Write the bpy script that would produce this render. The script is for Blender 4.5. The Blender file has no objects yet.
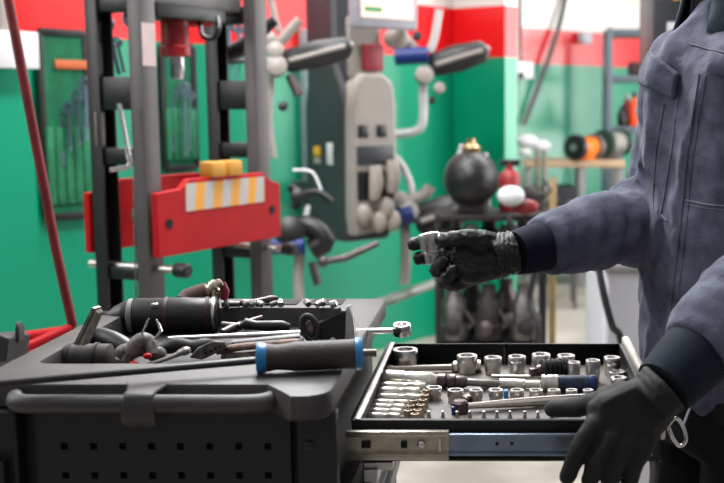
import bpy, bmesh, math, random
from mathutils import Vector, Matrix, noise
from mathutils.bvhtree import BVHTree
random.seed(7)
COL = bpy.context.scene.collection
V = Vector
# ------------------------------------------------------------------ camera frame
FPX = 1100.0
PH = math.atan(134.5/FPX); TH = 0.0; CXP = 502.0      # the lens axis passes right of the picture's middle (shifted lens)
CAM = V((0, 0, 1.35))
FW = V((-math.sin(TH)*math.cos(PH), math.cos(TH)*math.cos(PH), -math.sin(PH)))
RT = V((math.cos(TH), math.sin(TH), 0)); UP = RT.cross(FW)
def ray(x, y): return FW + RT*((x-CXP)/FPX) - UP*((y-241.5)/FPX)
def W(x, y, d): return CAM + ray(x, y)*d
def onz(x, y, z):
    r = ray(x, y); return CAM + r*((z-CAM.z)/r.z)
def onplane(x, y, p, n):
    r = ray(x, y); return CAM + r*((p-CAM).dot(n)/r.dot(n))
# ------------------------------------------------------------------ materials
def lin(c):
    c = c/255.0
    return c/12.92 if c <= .04045 else ((c+.055)/1.055)**2.4
MATS = {}
def mat(name, rgb, rough=.5, metal=0, var=.12, vscale=30, bump=.0, bscale=200, coat=0, spec=.5, rgb2=None, emit=0, alpha=None, dirt=None):
    if name in MATS: return MATS[name]
    m = bpy.data.materials.new(name); m.use_nodes = True
    nt = m.node_tree; N = nt.nodes; L = nt.links
    b = N['Principled BSDF']
    c = (lin(rgb[0]), lin(rgb[1]), lin(rgb[2]), 1)
    c2 = (lin(rgb2[0]), lin(rgb2[1]), lin(rgb2[2]), 1) if rgb2 else tuple([min(1, v*(1-var)) for v in c[:3]]+[1])
    tc = N.new('ShaderNodeTexCoord'); nz = N.new('ShaderNodeTexNoise')
    nz.inputs['Scale'].default_value = vscale; nz.inputs['Detail'].default_value = 5
    L.new(tc.outputs['Object'], nz.inputs['Vector'])
    rp = N.new('ShaderNodeValToRGB')
    rp.color_ramp.elements[0].position = .38; rp.color_ramp.elements[1].position = .64
    rp.color_ramp.elements[0].color = c2; rp.color_ramp.elements[1].color = c
    L.new(nz.outputs['Fac'], rp.inputs['Fac'])
    L.new(rp.outputs['Color'], b.inputs['Base Color'])
    b.inputs['Roughness'].default_value = rough; b.inputs['Metallic'].default_value = metal
    b.inputs['Specular IOR Level'].default_value = spec
    if coat: b.inputs['Coat Weight'].default_value = coat; b.inputs['Coat Roughness'].default_value = .15
    if emit:
        L.new(rp.outputs['Color'], b.inputs['Emission Color']); b.inputs['Emission Strength'].default_value = emit
    if bump:
        n2 = N.new('ShaderNodeTexNoise'); n2.inputs['Scale'].default_value = bscale; n2.inputs['Detail'].default_value = 4
        L.new(tc.outputs['Object'], n2.inputs['Vector'])
        bp = N.new('ShaderNodeBump'); bp.inputs['Strength'].default_value = bump; bp.inputs['Distance'].default_value = .002
        L.new(n2.outputs['Fac'], bp.inputs['Height']); L.new(bp.outputs['Normal'], b.inputs['Normal'])
    MATS[name] = m; return m
chrome = mat('chrome', (228, 228, 230), .2, 1, .15, 60)
satin = mat('satin_steel', (214, 210, 206), .32, 1, .2, 90, .15, 400)
dsteel = mat('dark_steel', (112, 102, 102), .42, 1, .35, 60)
worn = mat('worn_steel', (150, 146, 142), .5, 1, .4, 50, .2, 300)
brass = mat('brass', (190, 160, 118), .3, 1)
bplas = mat('black_plastic', (22, 22, 24), .42, 0, .2, 40, .1, 500)
bgrip = mat('black_rubber', (37, 37, 40), .6, 0, .25, 60, .3, 300)
bhole = mat('hole_black', (6, 6, 7), .8)
cartm = mat('cart_plastic', (68, 65, 64), .5, 0, .3, 9, .25, 700, rgb2=(48, 46, 46))
cartd = mat('cart_dark_steel', (17, 18, 21), .45, 0, .2, 8)
greyp = mat('grey_paint', (98, 96, 98), .45, 0, .15, 12)
greyl = mat('light_grey_paint', (140, 138, 138), .4, 0, .15, 12)
blackp = mat('black_paint', (24, 24, 26), .4, 0, .2, 20)
redp = mat('red_paint', (186, 6, 20), .55, 0, .12, 14, spec=.25)
dredp = mat('dark_red_paint', (140, 28, 36), .4, 0, .2, 14)
maroon = mat('maroon_paint', (122, 30, 38), .42, 0, .3, 20)
whitep = mat('white_paint', (226, 226, 228), .4, 0, .06, 10)
beige = mat('warm_grey_plastic', (158, 150, 144), .45, 0, .08, 10)
slate = mat('slate_plastic', (56, 58, 64), .45, 0, .15, 10)
bluep = mat('blue_plastic', (14, 46, 120), .4, 0, .15, 20)
lblue = mat('bright_blue_plastic', (42, 130, 190), .35, 0, .12, 20)
navyt = mat('blue_black_grip', (26, 27, 34), .55, 0, .2, 110, .3, 300, rgb2=(40, 56, 96))
woodm = mat('wood', (206, 172, 122), .55, 0, .2, 14)
benchm = mat('bench_wood', (190, 160, 130), .5, 0, .2, 8)
orange = mat('orange_plastic', (238, 120, 26), .45)
yellow = mat('yellow_plastic', (232, 178, 42), .45)
hivis = mat('hi_vis_orange', (250, 84, 30), .5)
greenc = mat('green_cloth', (14, 110, 74), .85, 0, .3, 18)
greenb = mat('green_plastic', (60, 160, 80), .4)
pinkgrip = mat('dusty_copper_grip', (150, 116, 104), .6, 0, .3, 90, rgb2=(78, 74, 74))
dusty = mat('dusty_tool_grey', (112, 106, 100), .55, .2, .3, 90, .3, 200, rgb2=(66, 64, 64))
shelfm = mat('shelf_steel', (104, 116, 128), .45, 0, .1, 10)
clothm = None
# ------------------------------------------------------------------ mesh builder
class MB:
    def __init__(s): s.bm = bmesh.new()
    def _frame(s, d, upv=None):
        d = d.normalized()
        u = V((0, 0, 1)) if upv is None else upv
        if abs(d.dot(u)) > .99: u = V((1, 0, 0))
        x = u.cross(d).normalized(); y = d.cross(x)
        return x, y, d
    def box(s, c, size, M=None, bev=0):
        """centre, full size; M: 3x3 rotation"""
        t = bmesh.new(); bmesh.ops.create_cube(t, size=1)
        for v in t.verts: v.co = V((v.co.x*size[0], v.co.y*size[1], v.co.z*size[2]))
        if bev: bmesh.ops.bevel(t, geom=t.edges[:], offset=min(bev, min(size)*.45), segments=2, affect='EDGES', profile=.5)
        for v in t.verts: v.co = (M @ v.co if M else v.co) + V(c)
        s._add(t); return s
    def _add(s, t):
        me = bpy.data.meshes.new('t'); t.to_mesh(me); t.free(); s.bm.from_mesh(me); bpy.data.meshes.remove(me)
    def loft(s, rings, closed=True, cap=True):
        vr = [[s.bm.verts.new(p) for p in r] for r in rings]
        n = len(rings[0])
        for a, b in zip(vr, vr[1:]):
            for i in range(n if closed else n-1):
                j = (i+1) % n
                try: s.bm.faces.new((a[i], a[j], b[j], b[i]))
                except ValueError: pass
        if cap and closed:
            for r in (vr[0], vr[-1]):
                try: s.bm.faces.new(r)
                except ValueError: pass
        return s
    def tube(s, pts, r, seg=12, cap=True, flat=1.0, upv=None):
        pts = [V(p) for p in pts]
        rs = r if isinstance(r, (list, tuple)) else [r]*len(pts)
        rings = []; px = None
        for i, p in enumerate(pts):
            if i == 0: d = pts[1]-p
            elif i == len(pts)-1: d = p-pts[i-1]
            else: d = (pts[i+1]-p).normalized()+(p-pts[i-1]).normalized()
            if d.length < 1e-9: d = V((0, 0, 1))
            if px is None: x, y, d = s._frame(d, upv)
            else:
                d = d.normalized(); x = (px-d*px.dot(d)).normalized(); y = d.cross(x)
            px = x
            rings.append([p+x*math.cos(2*math.pi*k/seg)*rs[i]+y*math.sin(2*math.pi*k/seg)*rs[i]*flat for k in range(seg)])
        return s.loft(rings, True, cap)
    def lathe(s, prof, p0, d, seg=20, close=False):
        """prof: (r, t) along d from p0"""
        x, y, d = s._frame(V(d)); p0 = V(p0)
        rings = [[p0+d*t+(x*math.cos(2*math.pi*k/seg)+y*math.sin(2*math.pi*k/seg))*max(r, 1e-5) for k in range(seg)] for r, t in prof]
        if close: rings.append(rings[0])
        return s.loft(rings, True, not close)
    def prism(s, pts, o, ux, uy, th):
        """2D outline extruded th along ux x uy (both sides half)"""
        o, ux, uy = V(o), V(ux), V(uy); n = ux.cross(uy).normalized()
        A = [o+ux*a+uy*b-n*th/2 for a, b in pts]; B = [p+n*th for p in A]
        return s.loft([A, B], True, True)
    def ell(s, c, r, seg=20, M=None):
        t = bmesh.new(); bmesh.ops.create_uvsphere(t, u_segments=seg, v_segments=max(8, seg//2), radius=1)
        for v in t.verts:
            q = V((v.co.x*r[0], v.co.y*r[1], v.co.z*r[2])); v.co = (M @ q if M else q)+V(c)
        s._add(t); return s
    def build(s, name, m, parent=None, bev=0, smooth=True, angle=40, loc=None, remesh=0):
        bmesh.ops.remove_doubles(s.bm, verts=s.bm.verts, dist=1e-7)
        bmesh.ops.recalc_face_normals(s.bm, faces=s.bm.faces)
        off = None
        if parent is not None: off = root_loc(parent)
        elif loc is not None: off = V(loc)
        if off is not None:
            for v in s.bm.verts: v.co -= off
        me = bpy.data.meshes.new(name); s.bm.to_mesh(me); s.bm.free()
        me.materials.append(m)
        o = bpy.data.objects.new(name, me); COL.objects.link(o)
        if parent is not None: o.parent = parent
        elif off is not None: o.location = off
        if bev:
            md = o.modifiers.new('b', 'BEVEL'); md.width = bev; md.segments = 2; md.limit_method = 'ANGLE'; md.angle_limit = .6
        if smooth:
            for p in me.polygons: p.use_smooth = True
            es = set()
            bm = bmesh.new(); bm.from_mesh(me)
            for e in bm.edges:
                if len(e.link_faces) == 2 and e.calc_face_angle(0) > math.radians(angle): e.smooth = False
            bm.to_mesh(me); bm.free()
        return o
def root_loc(o):
    p = V((0, 0, 0))
    while o is not None: p += o.location; o = o.parent
    return p
def tag(o, label=None, cat=None, group=None, kind=None):
    if label: o['label'] = label
    if cat: o['category'] = cat
    if group: o['group'] = group
    if kind: o['kind'] = kind
    return o
def thing(name, loc, label, cat, group=None):
    o = bpy.data.objects.new(name, None); COL.objects.link(o); o.location = V(loc); o.empty_display_size = .05
    return tag(o, label, cat, group)
def copy_tree(o, parent=None):
    kids = list(o.children); c = o.copy(); COL.objects.link(c); c.parent = parent
    for k in kids: copy_tree(k, c)
    return c
def one(mb, name, m, label, cat, group=None, **k):
    bb = [v.co.copy() for v in mb.bm.verts]; c = V((0, 0, 0))
    for q in bb: c += q
    c /= len(bb); c.z = min(q.z for q in bb)
    return tag(mb.build(name, m, loc=c, **k), label, cat, group)
def arc(c, r, a0, a1, n, ux=V((1, 0, 0)), uy=V((0, 0, 1))):
    return [V(c)+V(ux)*math.cos(a0+(a1-a0)*i/n)*r+V(uy)*math.sin(a0+(a1-a0)*i/n)*r for i in range(n+1)]
def spl(pts, n=6):
    """Catmull-Rom through points (Vector)"""
    P = [V(p) for p in pts]; P = [P[0]*2-P[1]]+P+[P[-1]*2-P[-2]]; out = []
    for i in range(1, len(P)-2):
        for k in range(n):
            t = k/n; a, b, c, d = P[i-1:i+3]
            out.append(.5*((2*b)+(c-a)*t+(2*a-5*b+4*c-d)*t*t+(-a+3*b-3*c+d)*t**3))
    return out+[P[-2]]
def rotz(a): return Matrix.Rotation(a, 3, 'Z')
def basis(x, y, z): return Matrix((x, y, z)).transposed()

# ================================================================== THE ROOM
wd = V((.541, .841, 0)).normalized(); wn = V((wd.y, -wd.x, 0))      # direction along the wall, normal towards the room
wA = onz(40, 107+1.35*247, 0); wB = onz(455, 107+1.35*165, 0)
wd = (wB-wA); wd.z = 0; wd.normalize(); wn = V((wd.y, -wd.x, 0))
rB = onplane(505, 200, wB, wd); rB.z = 0                             # edge where the wall steps forward
mA = onz(520, 272, 0); mB_ = onz(603, 260, 0); md_ = (mB_-mA).normalized(); mn = V((md_.y, -md_.x, 0)); lE = mB_
def wallp(x, y, off=0): return onplane(x, y, wB+wn*off, wn)
def wall_mat(name, zb, zt, axis_shift=0):
    m = bpy.data.materials.new(name); m.use_nodes = True; nt = m.node_tree; N = nt.nodes; L = nt.links
    b = N['Principled BSDF']; b.inputs['Roughness'].default_value = .33; b.inputs['Specular IOR Level'].default_value = .45
    g = N.new('ShaderNodeNewGeometry'); sp = N.new('ShaderNodeSeparateXYZ'); L.new(g.outputs['Position'], sp.inputs[0])
    nz = N.new('ShaderNodeTexNoise'); nz.inputs['Scale'].default_value = 1.3; L.new(g.outputs['Position'], nz.inputs['Vector'])
    def step(z):
        a = N.new('ShaderNodeMath'); a.operation = 'GREATER_THAN'; L.new(sp.outputs['Z'], a.inputs[0]); a.inputs[1].default_value = z; return a
    mx = N.new('ShaderNodeMix'); mx.data_type = 'RGBA'; mx.inputs[6].default_value = (0, lin(148), lin(112), 1); mx.inputs[7].default_value = (0, lin(140), lin(104), 1)
    L.new(nz.outputs['Fac'], mx.inputs[0])
    m1 = N.new('ShaderNodeMix'); m1.data_type = 'RGBA'; L.new(step(zb).outputs[0], m1.inputs[0]); L.new(mx.outputs[2], m1.inputs[6]); m1.inputs[7].default_value = (lin(226), lin(22), lin(28), 1)
    m2 = N.new('ShaderNodeMix'); m2.data_type = 'RGBA'; L.new(step(zt).outputs[0], m2.inputs[0]); L.new(m1.outputs[2], m2.inputs[6]); m2.inputs[7].default_value = (lin(222), lin(216), lin(210), 1)
    L.new(m2.outputs[2], b.inputs['Base Color'])
    bn = N.new('ShaderNodeTexNoise'); bn.inputs['Scale'].default_value = 3; L.new(g.outputs['Position'], bn.inputs['Vector'])
    bp = N.new('ShaderNodeBump'); bp.inputs['Strength'].default_value = .15; bp.inputs['Distance'].default_value = .03; L.new(bn.outputs['Fac'], bp.inputs['Height']); L.new(bp.outputs['Normal'], b.inputs['Normal'])
    return m
def slab(name, a, b, n, h, th, m):
    q = MB(); A = V(a); B = V(b); T = n*-th
    q.loft([[A, B, B+T, A+T], [p+V((0, 0, h)) for p in (A, B, B+T, A+T)]])
    return tag(q.build(name, m, smooth=False), kind='structure')
ZB, ZT = 1.35+47/165, 1.35+95/165
wm = wall_mat('painted_wall', ZB, ZT)
wm2 = wall_mat('painted_wall_right', 1.70, 1.985)
wm2.node_tree.nodes['Principled BSDF'].inputs['Coat Weight'].default_value = 1; wm2.node_tree.nodes['Principled BSDF'].inputs['Coat Roughness'].default_value = .3
slab('wall_left', wA-wd*4, wB+wd*.12, wn, 3.2, .12, wm)
slab('wall_return', wB-wn*0, rB, -wd, 3.2, .12, wm)
slab('wall_middle', mA-md_*2.2, lE+md_*4.4, mn, 3.2, .12, wm2)
# pilaster at the far left
p0 = wallp(37, 200, .14); p0.z = 0
q = MB(); a = p0-wd*.9; q.loft([[a, p0, p0-wn*.16, a-wn*.16], [p+V((0, 0, 3.2)) for p in (a, p0, p0-wn*.16, a-wn*.16)]])
tag(q.build('wall_pilaster', wm, smooth=False), kind='structure')
fm = bpy.data.materials.new('concrete_floor'); fm.use_nodes = True
nt = fm.node_tree; N = nt.nodes; L = nt.links; b = N['Principled BSDF']; b.inputs['Roughness'].default_value = .5
tc = N.new('ShaderNodeTexCoord'); nz = N.new('ShaderNodeTexNoise'); nz.inputs['Scale'].default_value = 2.2; nz.inputs['Detail'].default_value = 8; L.new(tc.outputs['Object'], nz.inputs['Vector'])
rp = N.new('ShaderNodeValToRGB'); rp.color_ramp.elements[0].color = (lin(138), lin(130), lin(122), 1); rp.color_ramp.elements[1].color = (lin(176), lin(168), lin(160), 1)
rp.color_ramp.elements[0].position = .35; rp.color_ramp.elements[1].position = .65
L.new(nz.outputs['Fac'], rp.inputs['Fac']); L.new(rp.outputs['Color'], b.inputs['Base Color'])
q = MB(); q.box((0, 5.5, -.05), (14, 16, .1)); tag(q.build('floor', fm, smooth=False), kind='structure')

# ================================================================== TOOL CART
ZC = 1.02                     # cart top height
CX0, CX1, CY0, CY1 = -.645, -.200, 1.225, 1.885
cart = thing('tool_cart', (-.42, 1.55, 0), 'black roller tool cart with moulded grey top tray and one drawer pulled out', 'tool cart')
# moulded top: outline with rounded corners, recess for tools, two handle openings
RX0, RX1, RY0, RY1 = -.605, -.268, 1.395, 1.795
def rrect(x0, x1, y0, y1, r, n=6, z=0):
    out = []
    for cx, cy, a in ((x1-r, y1-r, 0), (x0+r, y1-r, 90), (x0+r, y0+r, 180), (x1-r, y0+r, 270)):
        for k in range(n+1):
            t = math.radians(a+90*k/n); out.append(V((cx+r*math.cos(t), cy+r*math.sin(t), z)))
    return out
q = MB()
TY0 = 1.262
YF = onz(310, 396, ZC).y; YB = onz(200, 384, ZC).y          # front lip, and front edge behind the handle openings
XN0, XN1 = onz(262, 396, ZC).x, onz(284, 398, ZC).x
TY0 = YB; ZLIP = .989
def poly_outline():
    o = []
    for cx, cy, r, a in ((CX1-.014, CY1-.014, .014, 0), (CX0+.014, CY1-.014, .014, 90), (CX0+.04, YB+.04, .04, 180)):
        for k in range(9):
            t = math.radians(a+90*k/8); o.append((cx+r*math.cos(t), cy+r*math.sin(t)))
    for k in range(13):
        t = k/12; s_ = t*t*(3-2*t); o.append((XN0+(XN1-XN0)*t, YB+(YF-YB)*s_))
    for k in range(11):
        t = math.radians(270+90*k/10); o.append((CX1-.034+.034*math.cos(t), YF+.034+.034*math.sin(t)))
    return o
PO = poly_outline()
def radial(poly, z, n=240, ins=0, c=(-.42, 1.56)):
    out = []
    for k in range(n):
        a = 2*math.pi*k/n; dx, dy = math.cos(a), math.sin(a); best = 0
        for (x0, y0), (x1, y1) in zip(poly, poly[1:]+poly[:1]):
            ex, ey = x1-x0, y1-y0; den = dx*ey-dy*ex
            if abs(den) < 1e-12: continue
            t = ((x0-c[0])*ey-(y0-c[1])*ex)/den; u_ = ((x0-c[0])*dy-(y0-c[1])*dx)/den
            if t > 0 and -1e-6 <= u_ <= 1+1e-6: best = max(best, t)
        best -= ins; out.append(V((c[0]+dx*best, c[1]+dy*best, z)))
    return out
inner = [(p.x, p.y) for p in rrect(RX0, RX1, RY0, RY1, .018, 8)]
lay = [radial(PO, ZLIP, ins=.004), radial(PO, ZLIP+.004), radial(PO, ZC-.004), radial(PO, ZC-.001, ins=.002), radial(PO, ZC, ins=.005),
       radial(inner, ZC), radial(inner, ZC-.002, ins=.001), radial(inner, .982, ins=.006)]
q.loft(lay, True, True)
top = q.build('top_tray', cartm, cart, angle=35)
# rear parts compartments: flat black sheets on the rim, shade of wells painted in
for (x0, x1) in ((-.40, -.345), (-.325, -.27)):
    q = MB(); q.box(((x0+x1)/2, 1.845, ZC+.0008), (x1-x0, .05, .0016)); q.build('dark_well_sheet', bhole, cart, bev=.0005)
# push handle: two bars joined by a bridge, openings above
hz = 1.003; hy = onz(200, 404, hz).y
def hx(px): return onz(px, 404, 1.003).x
q = MB()
xs = [CX0-.02, hx(12), hx(30), hx(60), hx(100), hx(140), hx(200), hx(245), hx(266), hx(276)]
q.tube(spl([V((xs[1]-.01, TY0+.01, hz)), V((xs[1]+.002, hy+.008, hz)), V((xs[2], hy, hz)), V((xs[3], hy, hz)), V((xs[4], hy, hz)), V((xs[5], hy, hz)), V((xs[6], hy, hz)), V((xs[7], hy, hz)), V((xs[8], hy+.012, hz)), V((xs[9], TY0+.02, hz+.002))], 5), .0112, 16)
q.build('push_handle', cartm, cart)
q = MB()
cxb = hx(140)
prof = [(.034, TY0+.02, ZC+.0005), (.025, TY0, ZC), (.019, hy+.006, ZC-.002), (.0185, hy-.006, ZC-.004), (.019, hy-.0125, 1.004), (.021, hy-.0115, .986)]
ra = [[V((cxb+s*a, y, z)) for s in (-1, 1)] for a, y, z in prof]
rb = [[V((cxb+s*a, min(y+.012, TY0+.03), z-.012)) for s in (-1, 1)] for a, y, z in prof]
q.loft([[a[0], a[1], b_[1], b_[0]] for a, b_ in zip(ra, rb)]); q.build('handle_bridge', cartm, cart, bev=.003)
# body
BX0, BX1, BY0, BY1 = CX0+.02, CX1+.002, 1.30, 1.86
q = MB(); q.box(((BX0+BX1)/2-.01, (BY0+BY1)/2, .13+(.990-.13)/2), (BX1-BX0-.02-.01, BY1-BY0-.004, .990-.13))
q.build('body', cartd, cart, bev=.004)
# perforated side panel with real holes
def hxb(px, py=450):
    return onplane(px, py, V((0, BY0-.012, 0)), V((0, 1, 0)))
P0 = hxb(37); P1 = hxb(291)
sp = hxb(94, 446).x-hxb(65, 446).x; z1 = hxb(122, 446).z; z2 = hxb(122, 475).z; dz = z1-z2
hxs = [hxb(65, 446).x+sp*k for k in range(8)]
q = MB(); bm = q.bm
xsl = [P0.x]; 
for h in hxs: xsl += [h-.0042, h+.0042]
xsl += [P1.x]
zsl = [.990]
for k in range(20): zsl += [z1-dz*k+.0042, z1-dz*k-.0042]
zsl += [.15]
grid = [[bm.verts.new((x, BY0-.012, z)) for x in xsl] for z in zsl]
for j in range(len(zsl)-1):
    for i in range(len(xsl)-1):
        if i % 2 == 1 and j % 2 == 1: continue
        bm.faces.new((grid[j][i], grid[j][i+1], grid[j+1][i+1], grid[j+1][i]))
o = q.build('perforated_panel', cartd, cart, smooth=False); md = o.modifiers.new('s', 'SOLIDIFY'); md.thickness = .0015; md.offset = -1
q = MB(); q.box(((P0.x+P1.x)/2, BY0-.004, .55), (P1.x-P0.x, .004, .8)); q.build('panel_backing', bhole, cart)
a_ = hxb(299); b_ = hxb(346)
q = MB(); q.box(((a_.x+BX1)/2, BY0-.012, .545), (BX1-a_.x, .028, .89)); q.build('corner_post', cartd, cart, bev=.004)
q = MB(); c_ = hxb(311, 442); q.lathe([(.0058, 0), (.0058, .003), (.0042, .0045), (.0001, .005)], (c_.x, BY0-.026, c_.z), (0, -1, 0), 16); q.build('bolt', bplas, cart)
a_ = hxb(-30); b_ = hxb(21)
q = MB(); q.box(((a_.x+b_.x)/2, BY0-.012, .545), (b_.x-a_.x, .02, .89)); q.build('corner_post', cartd, cart, bev=.004)
a_ = hxb(-20, 470); b_ = hxb(13, 456)
q = MB(); q.box(((a_.x+b_.x)/2, BY0-.03, b_.z-.025), (b_.x-a_.x, .018, .05)); latch = q.build('side_latch', cartd, cart, bev=.003)
c_ = hxb(3, 468); q = MB(); q.lathe([(.005, 0), (.005, .003), (.003, .004)], (c_.x, BY0-.039, c_.z), (0, -1, 0), 14); q.build('lock', satin, latch)
# drawer fronts beside the open drawer (closed ones below) and frame
DZ1 = .95; DZ0 = .895; DX0, DX1, DY0, DY1 = -.194, .205, 1.378, 1.842
dr = MB()
t = .004
dr.box(((DX0+DX1)/2, (DY0+DY1)/2, DZ0+.002), (DX1-DX0, DY1-DY0, .004))
dr.box(((DX0+DX1)/2, DY0+.003, (DZ0+DZ1)/2), (DX1-DX0, .006, DZ1-DZ0)); dr.box(((DX0+DX1)/2, DY1-.003, (DZ0+DZ1)/2), (DX1-DX0, .006, DZ1-DZ0))
dr.box((DX1-.003, (DY0+DY1)/2, (DZ0+DZ1)/2), (.006, DY1-DY0-.012, DZ1-DZ0)); dr.box((DX0+.003, (DY0+DY1)/2, (DZ0+DZ1)/2), (.006, DY1-DY0-.012, DZ1-DZ0))
drawer = dr.build('drawer', cartd, cart, bev=.0015)
q = MB(); zt = .914
q.loft([rrect(DX0+.0065, DX1-.0065, DY0+.0065, DY1-.0065, .004, 3, DZ0+.004), rrect(DX0+.0065, DX1-.0065, DY0+.0065, DY1-.0065, .004, 3, zt)])
q.build('socket_tray', mat('grey_tray', (118, 112, 107), .55, 0, .25, 30), drawer)
q = MB(); q.box((DX1+.008, (DY0+DY1)/2+.008+.03, DZ1-.018), (.013, DY1-DY0-.03, .052)); q.build('aluminium_grip', mat('pale_aluminium', (214, 210, 202), .4, .35, .1), drawer, bev=.004)
q = MB(); q.box((DX0+.008, (DY0+DY1)/2, DZ1+.0005), (.007, DY1-DY0, .003)); q.build('rear_rim', satin, drawer, bev=.0008)
# slide rail on the near side
def sy(px, py, y): return onplane(px, py, V((0, y, 0)), V((0, 1, 0)))
ra0 = sy(346, 428, 1.366); ra1 = sy(449, 458, 1.366); rb1 = sy(640, 458, 1.37)
rzt = sy(400, 430, 1.366).z; rzb = sy(400, 459, 1.366).z
railm = mat('zinc_rail', (196, 190, 176), .32, .85, .2, 60)
q = MB()
def rail(q, x0, x1, zt, zb, y, lip, d):
    q.box(((x0+x1)/2, y+d*.5, (zt+zb)/2), (x1-x0, .0015, zt-zb-.002)); 
    for z in (zt-lip/2, zb+lip/2): q.box(((x0+x1)/2, y, z), (x1-x0, d, lip), bev=.0012)
rail(q, ra0.x, ra1.x, rzt, rzb, 1.364, .008, .009); outer = q.build('slide_rail', railm, drawer)
q = MB(); rail(q, ra1.x-.006, DX1-.012, rzt-.005, rzb+.004, 1.368, .0035, .006); q.build('inner_rail', mat('blue_steel_rail', (150, 164, 186), .28, .9, .25, 14), drawer)
zc = (rzt+rzb)/2
for px, w in ((366, .012), (404, .008)):
    x = sy(px, 443, 1.366).x; q = MB(); q.box((x, 1.3648, zc), (w, .002, .009), bev=.0009); q.build('rail_slot', bhole, outer)
q = MB(); x = sy(421, 443, 1.366).x; q.lathe([(.005, 0), (.005, .002), (.0035, .0032), (.0001, .0036)], (x, 1.3655, zc), (0, -1, 0), 16)
x = sy(440, 443, 1.366).x; q.box((x, 1.363, zc), (.003, .002, .018)); q.build('rail_rivet', chrome, outer)
q = MB()
for px in (497, 512): q.lathe([(.0024, 0), (.0024, .0018)], (sy(px, 442, 1.366).x, 1.3715, zc), (0, -1, 0), 12)
q.build('rail_screw', bhole, outer)
# second drawer, just a little open below, with its slide
for k, (zz, ext) in enumerate(((.815, .0), (.735, .0), (.61, 0), (.45, 0), (.25, 0))):
    q = MB(); h = (.07, .07, .14, .15, .19)[k]
    q.box((BX1+.004+ext/2, (DY0+DY1)/2, zz), (.022+ext, DY1-DY0+.01, h)); f_ = q.build('drawer', cartd, cart, bev=.004)
    q = MB(); q.box((BX1+.020+ext, (DY0+DY1)/2, zz+h/2-.012), (.012, DY1-DY0, .016)); q.build('drawer_grip', greyl, f_, bev=.003)
q = MB(); A = sy(362, 470, 1.40); B = sy(392, 470, 1.40)
q.box(((A.x+B.x)/2, 1.46, A.z+.002), (B.x-A.x, .1, .012)); q.box((A.x+.01, 1.43, A.z-.01), (.02, .05, .02)); q.build('lower_slide_bracket', satin, cart, bev=.002)
# casters
for x in (BX0+.05, BX1-.05):
    for y in (BY0+.06, BY1-.06):
        q = MB(); q.box((x, y, .12), (.06, .06, .02)); q.box((x-.022, y, .08), (.004, .04, .08)); q.box((x+.022, y, .08), (.004, .04, .08)); c = q.build('caster', satin, cart)
        q = MB(); q.lathe([(.02, -.015), (.045, -.013), (.05, 0), (.045, .013), (.02, .015)], (x, y, .05), (1, 0, 0), 24); q.build('wheel', bgrip, c)

# ================================================================== DRAWER CONTENTS
def socket_proto(name, r, h, label, group):
    o = thing(name, (0, 0, 0), label, 'socket', group)
    q = MB(); ri = r*.68
    q.lathe([(r*.86, 0), (r*.9, h*.02), (r*.9, h*.36), (r, h*.46), (r, h*.96), (r*.94, h), (ri, h), (ri*.94, h*.97), (ri*.94, h*.45), (.0002, h*.42)], (0, 0, 0), (0, 0, 1), 20)
    # lathe caps bottom
    q.build('shell', satin, o)
    q = MB(); q.lathe([(ri*.93, h*.46), (ri*.93, h*.462)], (0, 0, 0), (0, 0, 1), 12); q.build('bore', dsteel, o)
    return o
PROTO = socket_proto('socket', .012, .028, 'x', 'sockets in the open drawer')
first = [True]
def put_socket(px, py, wpx, hmm, label, z=None, group='sockets in the open drawer'):
    """px,py = centre of the top rim in the photo"""
    zz = zt if z is None else z
    p = onz(px, py, zz+hmm); d = (p-CAM).dot(FW); r = wpx*.5*d/FPX
    o = PROTO if first[0] else copy_tree(PROTO); first[0] = False
    o.location = V((p.x, p.y, zz)); o.scale = (r/.012, r/.012, hmm/.028)
    o.rotation_euler.z = random.random()
    o['label'] = label
    return o
big = [(405, 349, 26, .033, 'widest chrome socket, alone in the far left corner of the open drawer'),
 (467, 355, 21, .030, 'wide chrome socket, standing behind the end of the upper extension bar'),
 (493, 357, 18, .028, 'short chrome socket of the far row, second from the left end of that row'),
 (517, 356, 18, .030, 'far-row socket with a smaller socket right in front of it'),
 (541, 354, 19, .032, 'tall far-row socket just behind the square tip of the ribbed flex head'),
 (566, 355, 18, .030, 'chrome socket of the far row directly behind the ribbed black flex head'),
 (593, 360, 15, .036, 'tall slim dark-rimmed socket to the right of the ribbed flex head'),
 (612, 357, 17, .030, 'chrome socket in the far right corner of the open drawer'),
 (574, 362, 13, .032, 'small tall socket touching the right end of the ribbed flex head'),
 (516, 362, 11, .024, 'small narrow-necked socket in front of the far row, left of the flex head'),
 (494, 361, 11, .022, 'small socket tucked in front of the second far-row socket'),
 (612, 364, 11, .022, 'small socket in front of the far right corner socket'),
 (617, 371, 17, .014, 'farthest of three wide low sockets beside the aluminium grip'),
 (619, 377, 17, .014, 'middle of three wide low sockets beside the aluminium grip'),
 (622, 384, 14, .014, 'nearest and smallest of three low sockets beside the aluminium grip')]
for a in big: put_socket(*a)
midx = [434, 455.5, 476, 496, 517, 536, 554, 571.5, 588]
midw = [16, 16.5, 14, 15, 14.5, 14, 13.5, 12, 11]
ordn = ['leftmost', 'second from the left', 'third from the left', 'fourth from the left', 'fifth from either end', 'fourth from the right', 'third from the right', 'second from the right', 'rightmost and smallest']
for x, w, n in zip(midx, midw, ordn):
    put_socket(x, 389.5 if x > 440 else 387, w, .019, 'low socket in the middle row of the drawer, '+n, group='sockets in the middle row')
def lab_order(n, i):
    return (['leftmost', 'second', 'third', 'fourth', 'fifth', 'sixth', 'seventh', 'eighth', 'ninth', 'tenth', 'rightmost'][i] if i < n-1 else 'rightmost')
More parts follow.
